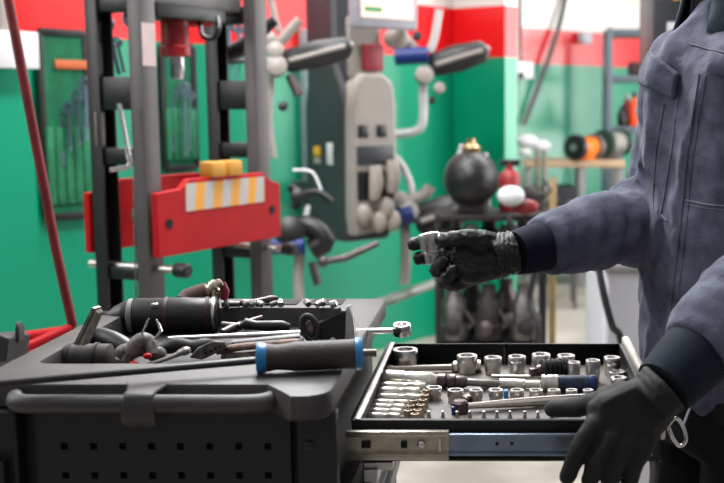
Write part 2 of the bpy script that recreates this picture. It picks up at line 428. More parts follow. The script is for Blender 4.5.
# upright bits near the front
bp = thing('driver_bit', (0, 0, 0), 'x', 'bit', 'upright driver bits')
q = MB(); q.lathe([(.0042, 0), (.0042, .006), (.003, .007), (.003, .013), (.0018, .015), (.0021, .020), (.0001, .021)], (0, 0, 0), (0, 0, 1), 12); q.build('shank', satin, bp)
q = MB(); q.lathe([(.0044, .004), (.0055, .005), (.0055, .008), (.0044, .009)], (0, 0, 0), (0, 0, 1), 12, True); q.build('collar', brass, bp)
for i, x in enumerate([429, 443, 457, 470, 484, 497, 510, 525, 538, 552]):
    o = bp if i == 0 else copy_tree(bp)
    p = onz(x, 411+.2*(i % 3), zt+.02); o.location = V((p.x, p.y, zt)); o['label'] = f'small steel driver bit standing in the near row of the drawer, {lab_order(10, i)} from the left' if 0 < i < 9 else f'small steel driver bit standing in the near row of the drawer, {lab_order(10, i)}'
# diagonal clump of tiny nuts drivers between the rods and the sockets
ns = thing('hex_bit_socket', (0, 0, 0), 'x', 'socket', 'tiny bit sockets in a slanting row')
q = MB(); q.lathe([(.0048, 0), (.0048, .008), (.0062, .010), (.0062, .018), (.004, .0182), (.004, .010), (.0001, .0098)], (0, 0, 0), (0, 0, 1), 12); q.build('shell', mat('warm_steel', (186, 168, 148), .3, 1, .3, 80), ns)
cl = [(427, 390), (425, 395), (423, 400), (420.5, 405), (417.5, 410), (415, 414), (413, 400.5), (410.5, 405.5), (408, 410.5)]
for i, (x, y) in enumerate(cl):
    o = ns if i == 0 else copy_tree(ns)
    p = onz(x, y, zt+.017); o.location = V((p.x, p.y, zt))
    rowt = 'right' if i < 6 else 'left'; k = i if i < 6 else i-6
    o['label'] = f"tiny warm-toned bit socket in the {rowt} slanting row beside the rods, {['farthest','second','third','fourth','fifth','nearest'][k] if i < 6 else ['far end','middle','near end'][k]}"
# extension rods on the left
roda = []
for i, (x0, x1, y, r) in enumerate([(381, 426, 385.5, .0062), (379, 420, 391, .0068), (377, 423, 396.5, .0052), (374, 408, 402, .0050), (371.5, 405, 406.5, .0050), (369.5, 402, 411, .0050), (367.5, 400, 415.5, .0050)]):
    zc_ = zt+r+.002; a_ = onz(x0, y, zc_); b_ = onz(x1, y+1, zc_)
    t_ = thing('extension_rod', (a_.x, a_.y, zt+.002), f"pale chrome extension rod lying at the left of the drawer, {['farthest','second','third','fourth','fifth','sixth','nearest'][i]} of the seven", 'extension bar', 'extension rods at the left of the drawer')
    q = MB(); d_ = (b_-a_); l_ = d_.length
    q.lathe([(r*.6, 0), (r*.95, .001), (r, .004), (r, l_*.45), (r*.86, l_*.47), (r*.86, l_*.62), (r, l_*.64), (r, l_-.002), (r*.8, l_)], a_, d_, 14); q.build('shaft', mat('pale_chrome', (226, 222, 214), .3, .7, .1, 60), t_)
    q = MB(); q.lathe([(r*.55, 0), (r*.5, .006)], b_, d_, 4); q.build('square_drive', worn, t_)
pchr = MATS['pale_chrome']
# chunky swivel bar
A = onz(378, 377, zt+.013); B = onz(500, 384, zt+.011); d_ = B-A; l_ = d_.length; 
t_ = thing('swivel_extension', (A.x, A.y, zt), 'thick chrome swivel extension bar with knurled collar behind the rods', 'extension bar')
q = MB(); q.lathe([(.0085, 0), (.0125, .002), (.0125, l_*.22), (.0115, l_*.225), (.0115, l_*.25), (.0125, l_*.255), (.0125, l_*.44), (.010, l_*.46), (.0075, l_*.5)], A, d_, 22); q.build('barrel', pchr, t_)
q = MB(); q.lathe([(.0060, l_*.49), (.0110, l_*.5), (.0118, l_*.56), (.0095, l_*.575), (.0118, l_*.59), (.0118, l_*.64), (.0095, l_*.65), (.0102, l_*.7), (.0066, l_*.74)], A, d_, 18); q.build('collar', dsteel, t_)
q = MB(); q.lathe([(.0060, l_*.73), (.0060, l_*.98), (.003, l_)], A, d_, 14); q.build('shaft', worn, t_)
q = MB(); q.lathe([(.0098, -.004), (.0098, .001), (.005, .0015), (.005, -.002), (.0001, -.0025)], A, d_*-1, 16); q.build('end_cup', bplas, t_)
A = onz(385, 369, zt+.008); B = onz(459, 367, zt+.008); C_ = onz(481, 366, zt+.01)
t_ = thing('long_extension', (A.x, A.y, zt), 'long slim extension bar with socket end, lying behind the thick swivel bar', 'extension bar')
q = MB(); q.tube([A, A+(B-A)*.1, A+(B-A)*.12, B], [.0062, .0062, .0045, .0055], 14); q.build('shaft', mat('warm_satin', (186, 178, 168), .35, .9, .15, 40), t_)
q = MB(); q.lathe([(.007, -.012), (.0105, -.008), (.0105, (C_-B).length), (.007, (C_-B).length), (.007, .005), (.0001, .004)], B, C_-B, 18); q.build('socket_end', satin, t_)
# flat long bar running under the flex head
A = onz(492, 376, zt+.006); B = onz(563, 377, zt+.006)
q = MB(); q.tube([A, B], .0055, 12, flat=.6); one(q, 'flat_bar', MATS['warm_satin'], 'plain flat steel bar lying behind the blue-black handle', 'bar')
A = onz(500, 383, zt+.008); B = onz(540, 384.5, zt+.008); d_ = B-A; l_ = d_.length
t_ = thing('spinner_handle', (A.x, A.y, zt), 'white sleeved spinner with blue and black flecked grip and chrome collar', 'handle tool')
q = MB(); q.lathe([(.0075, 0), (.0078, .002), (.0078, l_*.62), (.006, l_*.64), (.006, l_)], A, d_, 16); q.build('sleeve', pchr, t_)
C0 = onz(541, 383, zt+.0135); C1 = onz(598, 384, zt+.0135); d_ = C1-C0; l_ = d_.length
q = MB(); q.lathe([(.009, 0), (.0135, .001), (.0135, .006), (.0122, .0065), (.0122, .009), (.0135, .010), (.0135, l_*.3), (.0118, l_*.32)], C0, d_, 22); q.build('chrome_collar', satin, t_)
q = MB(); q.lathe([(.0122, l_*.31), (.0130, l_*.34), (.0132, l_*.85), (.0136, l_*.93), (.0120, l_*.98), (.005, l_)], C0, d_, 22); q.build('grip', navyt, t_)
q = MB(); q.lathe([(.0138, l_*.86), (.0144, l_*.9), (.0138, l_*.95)], C0, d_, 22, True); q.build('end_band', bluep, t_)
# ribbed flex head
A = onz(541, 369, zt+.018); B = onz(568, 367, zt+.018); d_ = B-A; l_ = d_.length
t_ = thing('flex_head_driver', (A.x, A.y, zt), 'ribbed black rubber flex head with square steel drive tip', 'flex head')
pr = [(.006, -.002)]
for k in range(6):
    u = l_*k/6; pr += [(.0125, u), (.0155, u+l_/24), (.0155, u+l_/9), (.0125, u+l_/7)]
pr += [(.008, l_)]
q = MB(); q.lathe(pr, A, d_, 22); q.build('ribbed_boot', bplas, t_)
S0 = onz(530, 372, zt+.014); M_ = basis(d_.normalized(), V((0, 0, 1)).cross(d_.normalized()).normalized(), V((0, 0, 1)))
q = MB(); q.box(S0+d_.normalized()*.007, (.015, .012, .012), M_, .0015); q.lathe([(.0075, .012), (.0085, .016), (.0085, .022)], S0, A+d_*.1-S0, 16); q.build('square_drive', dsteel, t_)
# long chrome ratchet in front
A = onz(466, 406, zt+.009); B = onz(600, 397, zt+.009); d_ = (B-A).normalized()
t_ = thing('ratchet_handle', (A.x, A.y, zt), 'long polished ratchet lying in front of the middle row, its end under the gloved hand', 'ratchet')
q = MB(); q.tube([A, A+(B-A)*.1, A+(B-A)*.3, A+(B-A)*.6, B-(B-A)*.08, B], [.0058, .0066, .0085, .0095, .0085, .004], 16, flat=.75); q.build('handle', mat('polished', (214, 208, 200), .2, .95, .15, 40), t_)
q = MB(); q.lathe([(.008, -.009), (.0125, -.007), (.0125, .006), (.009, .009)], A-d_*.009, (0, 0, 1), 22); q.build('ratchet_head', dsteel, t_)
# small dark T-piece and hinge links, blue clip
A = onz(463, 400, zt+.006); B = onz(487, 384, zt+.004)
q = MB(); q.tube([A, (A+B)/2, B], [.007, .005, .0055], 12, flat=.7); one(q, 'hinge_link', MATS['warm_satin'], 'short bent steel link slanting between the third and fourth middle sockets', 'link')
p = onz(506, 391, zt+.01); q = MB(); q.box((p.x, p.y, zt+.006), (.007, .014, .012), bev=.001); one(q, 'blue_clip', lblue, 'small blue plastic clip between the fourth and fifth middle sockets', 'clip')
p = onz(454, 408, zt+.008); q = MB(); q.box((p.x, p.y, zt+.006), (.006, .02, .012), bev=.001); one(q, 'blue_divider', bluep, 'dark blue plastic divider left of the ratchet head', 'clip')

# ================================================================== TOOLS ON THE CART TOP
ZR = .985
# black air tool
A = onz(134, 316, 1.016); B = onz(218, 314, 1.016); d_ = B-A; l_ = d_.length; r = .0285; dn = d_.normalized()
t_ = thing('air_tool', (A.x, A.y, ZR), 'large black cylindrical air tool with cone nose and brass hose fitting', 'air tool')
q = MB(); q.lathe([(r*.93, 0), (r, .003), (r, l_*.52), (r*1.01, l_*.53), (r*1.01, l_*.97), (r*.96, l_)], A, d_, 32); q.build('barrel', mat('worn_black', (40, 39, 41), .38, 0, .25, 30, .1, 400), t_)
for u in (.37, .86): 
    q = MB(); q.lathe([(r, l_*u), (r*1.045, l_*u+.001), (r*1.045, l_*u+.006), (r, l_*u+.007)], A, d_, 32, True); q.build('band', mat('band_red', (62, 36, 36), .5), t_)
q = MB(); q.lathe([(r*1.01, l_*.94), (r*1.05, l_*.945), (r*1.05, l_*.975), (r*1.0, l_*.98)], A, d_, 32, True); q.build('end_ring', satin, t_)
q = MB(); q.lathe([(r*.94, -.004), (r*.985, 0), (r*.985, -.007), (r*.8, -.010), (r*.8, -.004)], A, d_, 32, True); q.build('front_ring', mat('chalky_grey', (138, 134, 132), .6), t_)
q = MB(); q.lathe([(r*.86, .0), (r*.86, .012), (r*.76, .016), (r*.6, .026), (r*.33, .034), (r*.30, .046), (r*.12, .05)], A-dn*.004, d_*-1, 28); q.build('nose', bplas, t_)
q = MB(); c = A+d_*.30; q.box(c-V((0, r*.75, -r*.7)), (.012, .008, .008), None, .002); q.build('lever_pivot', satin, t_)
A2 = onz(186, 295, 1.055)+V((0, .07, 0)); A2 = W(188, 298, 1.80); B2 = W(208, 291, 1.80); C2 = W(224, 280, 1.80); d2 = C2-B2
q = MB(); q.tube([W(183, 303, 1.79), A2, B2], [.014, .016, .015], 18); q.build('handle', mat('brown_grip', (92, 66, 64), .5), t_)
q = MB(); l2 = d2.length; q.lathe([(.008, 0), (.0115, .002), (.0115, .008), (.009, .009), (.009, .013), (.012, .014), (.012, .022), (.0085, .024), (.0085, l2*.85), (.006, l2)], B2-d2*.15, d2, 18); q.build('air_fitting', mat('pale_brass', (206, 196, 176), .25, .95), t_)
# red trigger cap right of the fitting
q = MB(); q.tube([W(222, 283, 1.81), W(225, 291, 1.81), W(224, 300, 1.81)], [.006, .0075, .006], 12); q.build('red_cap', dredp, t_)
# ribbed knife handle + blade
A = onz(66, 358, 1.0); B = onz(118, 361, 1.0)
A = onz(66, 357, 1.006); B = onz(112, 357, 1.006); d_ = B-A
t_ = thing('scraper', (A.x, A.y, ZR), 'stubby dark ribbed scraper handle with a worn flat blade standing up', 'scraper')
q = MB(); l_ = d_.length; q.tube([A, A+d_*.06, A+d_*.3, A+d_*.6, A+d_*.96, B], [.013, .0175, .019, .0185, .0185, .014], 20); q.build('handle', mat('dusty_rubber', (64, 60, 57), .6, 0, .3, 60, .3, 300), t_)
q = MB(); q.lathe([(.0185, l_*.62), (.0206, l_*.64), (.0206, l_*.70), (.0185, l_*.72)], A, d_, 22, True); q.build('rib', bgrip, t_); q = MB()
q.lathe([(.0150, -.002), (.0190, .002), (.0190, .007), (.0165, .009)], A, d_, 22, True); q.build('rib', bgrip, t_)
q = MB(); a_, b_, c_, e_ = W(76, 345, 1.47), W(83, 346, 1.47), W(98, 313, 1.49), W(93, 308, 1.49)
q.loft([[a_, b_, c_, e_], [p+V((.004, .012, 0)) for p in (a_, b_, c_, e_)]]); q.build('blade', mat('worn_blade', (128, 124, 112), .45, .6, .4, 90), t_, bev=.001)
q = MB(); a_, b_, c_, e_ = W(73.5, 344, 1.468), W(77, 345.5, 1.468), W(94.5, 308.5, 1.488), W(92, 307.5, 1.488); q.loft([[a_, b_, c_, e_], [p+V((.004, .014, 0)) for p in (a_, b_, c_, e_)]]); q.build('blade_back', dsteel, t_)
# big curved black grip behind
q = MB(); q.tube(spl([W(88, 336, 1.60), W(102, 337, 1.60), W(118, 343, 1.585), W(132, 351, 1.57)], 5), [.012+.002*math.sin(i/15*3.1) for i in range(16)], 18); t_ = one(q, 'curved_grip', bplas, 'smooth black curved grip lying between the scraper and the air tool', 'tool grip')
# loose grey jaw tool with red ends and two rods
c0 = W(135, 352, 1.50)
t_ = thing('side_cutter', (c0.x, c0.y, ZR), 'dusty grey side cutter with red-tipped jaws and two thin chrome springs', 'cutter')
q = MB(); q.tube(spl([W(126, 362, 1.49), W(132, 350, 1.495), W(142, 341, 1.5), W(150, 345, 1.5), W(154, 356, 1.49)], 5), [.008+.006*math.sin(i/20*3.14) for i in range(21)], 14, flat=.8); q.build('jaws', dusty, t_)
for a_, s_ in ((W(134, 365, 1.475), .0075), (W(147.5, 356, 1.475), .006)):
    q = MB(); q.ell(a_, (s_, .005, s_*.7)); q.build('red_tip', redp, t_)
for pts in ([(141, 336), (146, 325), (149, 318)], [(153, 341), (161, 331), (159, 325), (156, 319)]):
    q = MB(); q.tube([W(x, y, 1.495) for x, y in pts], [.0014, .0016, .001][:len(pts)] if len(pts) == 3 else [.0016, .0022, .002, .001], 8); q.build('spring_rod', chrome, t_)
# more hand tools in the tray
q = MB(); q.ell(W(128, 352, 1.50), (.018, .014, .012)); q.ell(W(141, 348, 1.505), (.016, .014, .012)); q.ell(W(156, 354, 1.50), (.014, .012, .011))
q.build('hinge_body', dusty, t_)
q = MB(); q.tube(spl([W(160, 350, 1.56), W(178, 345, 1.56), W(196, 347, 1.56), W(212, 343, 1.57)], 4), [.006, .008, .010, .011, .011, .010, .009, .009, .010, .011, .011, .009, .006], 14); one(q, 'chisel', bgrip, 'dark worn chisel lying behind the matt grey wrench', 'chisel')
q = MB(); q.tube([W(222, 333, 1.68), W(232, 329, 1.70), W(262, 318, 1.74)], [.006, .008, .005], 12); one(q, 'slanted_punch', dsteel, 'dark steel punch slanting behind the ring spanner', 'punch')
q = MB(); q.tube([W(232, 344, 1.60), W(300, 338, 1.62)], [.010, .012], 14, flat=.6); one(q, 'file', bplas, 'black flat file behind the copper-toned plier grips', 'file')
# light grey wrench
q = MB(); q.tube(spl([W(143, 366, 1.475), W(160, 361, 1.475), W(176, 355, 1.48), W(182, 352, 1.48), W(190, 350, 1.48)], 4), [.003, .0038, .004, .004, .0042, .0043, .0045, .0045, .005, .0055, .0065, .007, .007, .0085, .0085, .0075, .005], 12, flat=.7)
one(q, 'small_wrench', mat('matt_wrench', (150, 147, 142), .45, .6, .2, 60), 'matt grey wrench lying in front of the side cutter', 'wrench')
# slip-joint pliers with copper grips
c0 = W(215, 350, 1.51)
t_ = thing('slip_joint_pliers', (c0.x, c0.y, ZR), 'slip-joint pliers with a row of holes and copper-toned worn handles', 'pliers')
q = MB(); q.prism([(-.030, -.010), (-.018, .004), (.002, .013), (.018, .012), (.022, .002), (.006, -.004), (-.012, -.013)], W(212, 350, 1.50), RT, UP, .012); q.build('jaws', dusty, t_, bev=.002)
for pts in ([(217, 351), (240, 347), (262, 345), (285, 343), (303, 342)], [(222, 356), (243, 356), (262, 354), (283, 352)]):
    q = MB(); q.tube(spl([W(x, y, 1.51) for x, y in pts], 4), .0075, 14, flat=.7); q.build('handle', pinkgrip, t_)
q = MB()
for k in range(4): q.lathe([(.0022, 0), (.0022, .0012)], W(206+k*4.6, 353-k*2.1, 1.4925), FW*-1, 10)
q.build('adjusting_holes', bhole, t_)
# stapler like black and chrome tool head
c0 = W(330, 328, 1.55)
t_ = thing('cable_stapler', (c0.x, c0.y, ZR), 'black and chrome hand stapler with a copper-lined loop grip on the cart', 'stapler')
q = MB(); q.prism([(-.026, -.020), (-.027, .002), (-.012, .015), (.020, .031), (.027, .030), (.031, .010), (.030, -.020), (.006, -.026)], W(330, 331, 1.55), RT, UP, .034); q.build('body', bplas, t_, bev=.004)
q = MB(); q.prism([(-.003, -.020), (-.001, .028), (.003, .030), (.009, .012), (.012, -.022)], W(348, 326, 1.545), RT, UP, .030); q.build('chrome_nose', satin, t_, bev=.0015)
q = MB(); q.prism([(-.014, -.004), (-.012, .006), (.012, .015), (.014, .006)], W(332, 318, 1.53), RT, UP, .004); q.build('side_plate', mat('side_grey', (70, 70, 74), .4), t_); q = MB(); q.lathe([(.004, 0), (.004, .003), (.0001, .004)], W(333, 340, 1.531), FW*-1, 12); q.build('rivet', satin, t_)
q = MB(); ring = [W(310+math.cos(a)*7.5*1.0+math.sin(a)*3, 328+math.sin(a)*12, 1.53) for a in [2*math.pi*k/20 for k in range(21)]]
q.tube(ring, .0046, 10, cap=False); q.build('loop_grip', bgrip, t_)
q = MB(); q.ell(W(310.5, 329, 1.535), (.0075, .006, .012)); q.build('grip_lining', pinkgrip, t_)
# ring spanner lying across
A = W(168, 338.5, 1.60); B = W(300, 333, 1.63); C_ = W(393, 330.5, 1.655); D_ = W(402, 329.5, 1.66)
t_ = thing('ring_spanner', (B.x, B.y, ZR), 'long chrome ring spanner whose ring overhangs the right edge of the cart', 'spanner')
q = MB(); q.tube([A, A+(B-A)*.05, B, C_], [.0035, .0042, .0055, .0056], 14, flat=.8); q.build('shaft', satin, t_)
n_ = (V((0, 0, 1))+FW*-.15).normalized()
q = MB(); q.lathe([(.0128, -.0085), (.0135, -.0075), (.0135, .0075), (.0128, .0085), (.0082, .0085), (.0076, .007), (.0076, -.007), (.0082, -.0085)], D_, n_, 24, True); q.build('ring_end', chrome, t_)
# black moulded screwdriver
q = MB(); pts = [W(241, 325, 1.70), W(246, 324, 1.70), W(256, 325.5, 1.70), W(268, 326, 1.70), W(282, 326, 1.70), W(290, 327, 1.70)]
t_ = thing('moulded_screwdriver', (pts[2].x, pts[2].y, ZR), 'short black screwdriver with a waisted handle in the back of the tray', 'screwdriver')
q.tube(pts, [.005, .0095, .0075, .0085, .009, .005], 16); q.build('handle', bplas, t_)
q = MB(); q.tube([W(241, 325, 1.70), W(222, 323, 1.71)], .0025, 10); q.build('shaft', satin, t_)
# blue-ended handle with very long dark shaft
A = W(0-30, 388, 1.30); A = onz(-30, 386, 1.031); B = onz(258, 360, 1.036); 
H0 = onz(259, 358, 1.040); H1 = onz(362, 353.5, 1.040); d_ = (H1-H0); l_ = d_.length
t_ = thing('pry_bar', (H0.x, H0.y, ZC), 'long dark pry bar with grey ribbed handle and bright blue ends', 'pry bar')
q = MB(); q.tube([A, A+(B-A)*.3, B, B+(H0-B)*1.2], [.0052, .0056, .0062, .0062], 14, flat=.8); q.build('shaft', mat('oiled_steel', (50, 48, 48), .4, .3, .3, 40), t_)
q = MB(); rr = [(.0165, .004), (.0175, .012), (.0158, .022), (.0175, .038)]
for k in range(16):
    u = .045+.0042*k; rr += [(.0190, u), (.0184, u+.0021)]
rr += [(.0192, l_*.9), (.0186, l_*.96), (.015, l_)]
q.lathe(rr, H0, d_, 26); q.build('handle', mat('grip_brown', (62, 57, 54), .6, 0, .25, 60, .25, 400), t_)
q = MB(); q.lathe([(.012, -.004), (.0185, -.003), (.0195, .001), (.0180, .009), (.013, .0095)], H0, d_, 26); q.build('blue_end', lblue, t_); q = MB(); q.lathe([(.0175, l_*.92), (.0205, l_*.93), (.0212, l_*.97), (.0195, l_*1.0), (.010, l_*1.01)], H0, d_, 26); q.build('blue_end', lblue, t_)
q = MB(); q.tube([H1, H1+d_.normalized()*.018], [.0055, .0050], 14); q.build('butt_rod', dsteel, t_)
# rear parts on the back rim
q = MB(); q.tube(spl([onz(236, 303, 1.027), onz(250, 302.5, 1.027), onz(264, 300, 1.028), onz(278, 298, 1.03)], 4), [.004, .005, .006, .006, .0052, .005, .005, .005, .0052, .006, .0065, .005, .003], 12); one(q, 'bent_steel_tool', dsteel, 'dark bent steel hand tool on the back rim of the cart', 'hand tool')
q = MB(); q.tube([onz(222, 304, 1.026), onz(240, 304, 1.026)], [.0055, .0045], 12); q.lathe([(.004, 0), (.009, .001), (.009, .007), (.004, .008)], onz(224, 304, 1.028), V((1, .1, .1)), 16); one(q, 'hose_nipple', worn, 'worn steel hose nipple at the left end of the back rim', 'fitting')
for i, (x, y, r, w_) in enumerate([(243, 306.5, .005, 'first'), (249, 306, .0048, 'second'), (256, 306.3, .0045, 'third'), (263, 306.6, .005, 'fourth'), (270, 306.3, .0045, 'fifth'), (281, 306.8, .0055, 'sixth'), (309, 306.5, .0055, 'seventh'), (316, 307, .005, 'eighth'), (323, 306, .005, 'ninth'), (330, 306.8, .006, 'last')]):
    p = onz(x, y, ZC+.004); a = random.random()*3
    q = MB(); q.lathe([(r*.6, 0), (r, .001), (r, .011), (r*.7, .012), (r*.6, .012), (r*.55, .006), (.0001, .005)], p-V((0, 0, -r*.5)), V((math.cos(a), math.sin(a)*.5, .25)), 14)
    one(q, 'loose_nut', chrome if i % 2 else worn, f'small shiny steel nut on the back rim, {w_} from the left', 'nut', 'loose nuts on the back rim')
# ================================================================== PERSON
def fuse(mb, voxel, smooth=4):
    bmesh.ops.recalc_face_normals(mb.bm, faces=mb.bm.faces)
    me = bpy.data.meshes.new('f'); mb.bm.to_mesh(me); mb.bm.free()
    o = bpy.data.objects.new('f', me); COL.objects.link(o)
    md = o.modifiers.new('r', 'REMESH'); md.mode = 'VOXEL'; md.voxel_size = voxel
    dg = bpy.context.evaluated_depsgraph_get(); dg.update()
    m2 = bpy.data.meshes.new_from_object(o.evaluated_get(dg))
    bpy.data.objects.remove(o); bpy.data.meshes.remove(me)
    bm = bmesh.new(); bm.from_mesh(m2); bpy.data.meshes.remove(m2)
    for _ in range(smooth): bmesh.ops.smooth_vert(bm, verts=bm.verts, factor=.5, use_axis_x=True, use_axis_y=True, use_axis_z=True)
    bm.normal_update(); return bm
def finish(bm, name, m, parent):
    off = root_loc(parent)
    for v in bm.verts: v.co -= off
    me = bpy.data.meshes.new(name); bm.to_mesh(me); bm.free(); me.materials.append(m)
    for p in me.polygons: p.use_smooth = True
    o = bpy.data.objects.new(name, me); COL.objects.link(o); o.parent = parent; return o
def chain(mb, pts, rs, seg=16, n=5, sph=True):
    """round-ended tapering limb"""
    P = spl(pts, n); R = []
    for i in range(len(rs)-1): R += [rs[i]+(rs[i+1]-rs[i])*k/n for k in range(n)]
    R.append(rs[-1])
    mb.tube(P, R, seg); mb.ell(P[0], (R[0],)*3, 16)
    if sph: mb.ell(P[-1], (R[-1],)*3, 16)
pf = V((-.93, -.37, 0)).normalized(); pr_ = V((-.37, .93, 0)).normalized()
pc = W(744, 107, 1.76); pc.z = 0
person = thing('person', pc, 'person in blue-grey work jacket and black gloves holding a socket over the drawer', 'person')
skin = mat('skin', (206, 150, 128), .5, 0, .08, 20)
def wool(name, rgb, light, bs=900):
    m = mat(name, rgb, .85, 0, .2, 26, .35, bs, rgb2=light); m.node_tree.nodes['Principled BSDF'].inputs['Sheen Weight'].default_value = light[0]/600
    m.node_tree.nodes['Principled BSDF'].inputs['Specular IOR Level'].default_value = .25
    return m
jm = wool('jacket_cloth', (92, 95, 114), (68, 71, 90))
nt = jm.node_tree; bn_ = [n for n in nt.nodes if n.type == 'BUMP'][0]; wv = nt.nodes.new('ShaderNodeTexNoise'); wv.inputs['Scale'].default_value = 38; wv.inputs['Detail'].default_value = 6; wv.inputs['Distortion'].default_value = .8; b2 = nt.nodes.new('ShaderNodeBump'); b2.inputs['Strength'].default_value = .55; b2.inputs['Distance'].default_value = .006; nt.links.new([n for n in nt.nodes if n.type == 'TEX_COORD'][0].outputs['Object'], wv.inputs['Vector']); nt.links.new(wv.outputs['Fac'], b2.inputs['Height']); nt.links.new(b2.outputs['Normal'], bn_.inputs['Normal']); seamm = wool('seam_cloth', (126, 126, 142), (84, 84, 100)); cuffm = wool('navy_rib', (20, 24, 46), (14, 17, 34)); cuff2 = wool('dark_teal_rib', (22, 34, 46), (16, 26, 36))
collarm = wool('collar_cloth', (66, 78, 88), (50, 62, 70)); trm = wool('black_trouser', (24, 26, 34), (17, 18, 24)); glovem = mat('glove_black', (13, 13, 15), .5, 0, .2, 50, .35, 900)
glovem2 = mat('glove_black_knit', (10, 10, 12), .7, 0, .25, 50, .5, 1100)
# joints
RSH = pc+pr_*.150+V((0, 0, 1.40)); REL = W(664, 215, 1.86); RWR = W(523, 251, 1.69)
LSH = pc-pr_*.185+V((0, 0, 1.41)); LEL = W(806, 240, 1.52); LWR = W(672, 379, 1.375)
# body
q = MB()
def ringe(z, a, b, off=0, n=28, cz=0): 
    c = pc+pf*off+V((0, 0, z)); return [c+pr_*math.cos(2*math.pi*k/n)*a+pf*math.sin(2*math.pi*k/n)*b for k in range(n)]
q.loft([ringe(.86, .155, .11), ringe(.98, .16, .11), ringe(1.1, .145, .10), ringe(1.28, .17, .12), ringe(1.40, .17, .10), ringe(1.46, .10, .08), ringe(1.50, .058, .058, .005), ringe(1.58, .055, .06, .02)])
chain(q, [RSH, (RSH+REL)/2, REL], [.052, .046, .038]); chain(q, [REL, (REL+RWR)/2, REL.lerp(RWR, .93)], [.038, .036, .027])
chain(q, [LSH, (LSH+LEL)/2, LEL], [.052, .046, .038]); chain(q, [LEL, (LEL+LWR)/2, LEL.lerp(LWR, .97)], [.038, .034, .026])
for s in (-1, 1):
    hp = pc+pr_*.09*s+V((0, 0, .88)); kn = hp+V((0, 0, -.42))+pf*.02; an = hp+V((0, 0, -.80))
    chain(q, [hp, (hp+kn)/2, kn], [.085, .07, .054]); chain(q, [kn, (kn+an)/2, an], [.054, .05, .036])
hc = pc+pf*.035+V((0, 0, 1.68))
q.ell(hc, (.078, .098, .118), 24, basis(pr_, pf, V((0, 0, 1)))); q.ell(hc+pf*.03+V((0, 0, -.055)), (.055, .062, .055), 20, basis(pr_, pf, V((0, 0, 1))))
q.tube([hc+pf*.09+V((0, 0, .01)), hc+pf*.112+V((0, 0, -.03)), hc+pf*.095+V((0, 0, -.036))], [.009, .013, .009], 12)
for s in (-1, 1): q.ell(hc+pr_*.08*s+V((0, 0, -.01)), (.008, .018, .03), 12, basis(pr_, pf, V((0, 0, 1))))
bd = finish(fuse(q, .009, 3), 'body', skin, person)
q = MB(); q.ell(hc+pf*-.012+V((0, 0, .025)), (.087, .102, .112), 24, basis(pr_, pf, V((0, 0, 1))))
bm = q.bm
bmesh.ops.delete(bm, geom=[v for v in bm.verts if (v.co-hc).dot(pf) > .045 and (v.co-hc).z < .07 or (v.co-hc).z < -.05], context='VERTS')
hb = q.build('hair', mat('dark_hair', (40, 30, 24), .6, 0, .3, 60), person); md = hb.modifiers.new('s', 'SOLIDIFY'); md.thickness = .01
for s in (-1, 1):
    q = MB(); e_ = hc+pf*.089+pr_*.03*s+V((0, 0, .008)); q.ell(e_, (.012, .008, .007), 14, basis(pr_, pf, V((0, 0, 1)))); q.build('eye', whitep, person)
q = MB(); q.tube([hc+pf*.089+pr_*.024*s+V((0, 0, -.068)) for s in (-1, -.3, .3, 1)], [.002, .005, .005, .002], 8); q.build('mouth', mat('lips', (170, 96, 88), .5), person)
# jacket
q = MB()
q.loft([ringe(.885, .172, .140, .0), ringe(.93, .178, .144, .0), ringe(1.02, .184, .146, .0), ringe(1.15, .190, .147, 0), ringe(1.27, .202, .150, 0), ringe(1.36, .208, .150, 0), ringe(1.415, .205, .145, -.002), ringe(1.455, .170, .128, -.006), ringe(1.485, .120, .098, -.01), ringe(1.51, .085, .080, -.01)])
chain(q, [RSH-V((0, 0, .02)), (RSH+REL)/2, REL], [.080, .072, .066]); chain(q, [REL, REL.lerp(RWR, .35), REL.lerp(RWR, .62), REL.lerp(RWR, .87)], [.066, .062, .055, .046], sph=False)
chain(q, [LSH-V((0, 0, .02)), (LSH+LEL)/2, LEL], [.082, .078, .070]); chain(q, [LEL, LEL.lerp(LWR, .4), LEL.lerp(LWR, .7), LEL.lerp(LWR, .84)], [.070, .064, .060, .052], sph=False)
bm = fuse(q, .0048, 5)
def seginfo(p, a, b):
    d = b-a; t = max(0, min(1, (p-a).dot(d)/d.length_squared)); return (p-(a+d*t)).length, t, d.normalized()
def rid(x): return (1-abs(x)*2.2)
fr = pf.cross(V((0, 0, 1)))
for v in bm.verts:
    p = v.co; best = min((seginfo(p, a, b)+(k,) for k, (a, b) in enumerate(((RSH, REL), (REL, RWR), (LSH, LEL), (LEL, LWR)))), key=lambda t: t[0])
    dist, t, d, k = best
    rel = p-pc; inside = (abs(rel.dot(pr_))/.2)**2+(abs(rel.dot(pf))/.15)**2
    wa = max(0, min(1, (inside-.95)/.5)) if dist < .12 else 0
    if k in (1, 3): wa = 1 if dist < .1 else wa
    # sleeve folds: run round the arm, slanting
    s_ = p.dot(d); o_ = p-d*s_
    sk = s_+.35*o_.z
    n1 = noise.noise(V((sk*20, o_.x*6, o_.z*6+k*3))); n2 = noise.noise(V((sk*46, o_.y*14, o_.z*12+7)))
    fs = rid(n1)*.0095*(.6+1.0*math.exp(-((t-(.1 if k in (1, 3) else .9))/.35)**2))+rid(n2)*.0036
    # torso folds: mostly hanging, a few diagonal pulls
    h = rel.dot(pr_)+.25*p.z; n3 = noise.noise(V((h*17+3, p.z*3.2, 1.5))); n4 = noise.noise(V((rel.dot(pr_)*20-p.z*16, p.z*7, 4))); n5 = noise.noise(p*36)
    ft = rid(n3)*.0085+rid(n4)*.0055+n5*.0025
    v.co = p+v.normal*((fs*wa+ft*(1-wa))-.003)
bm.normal_update()
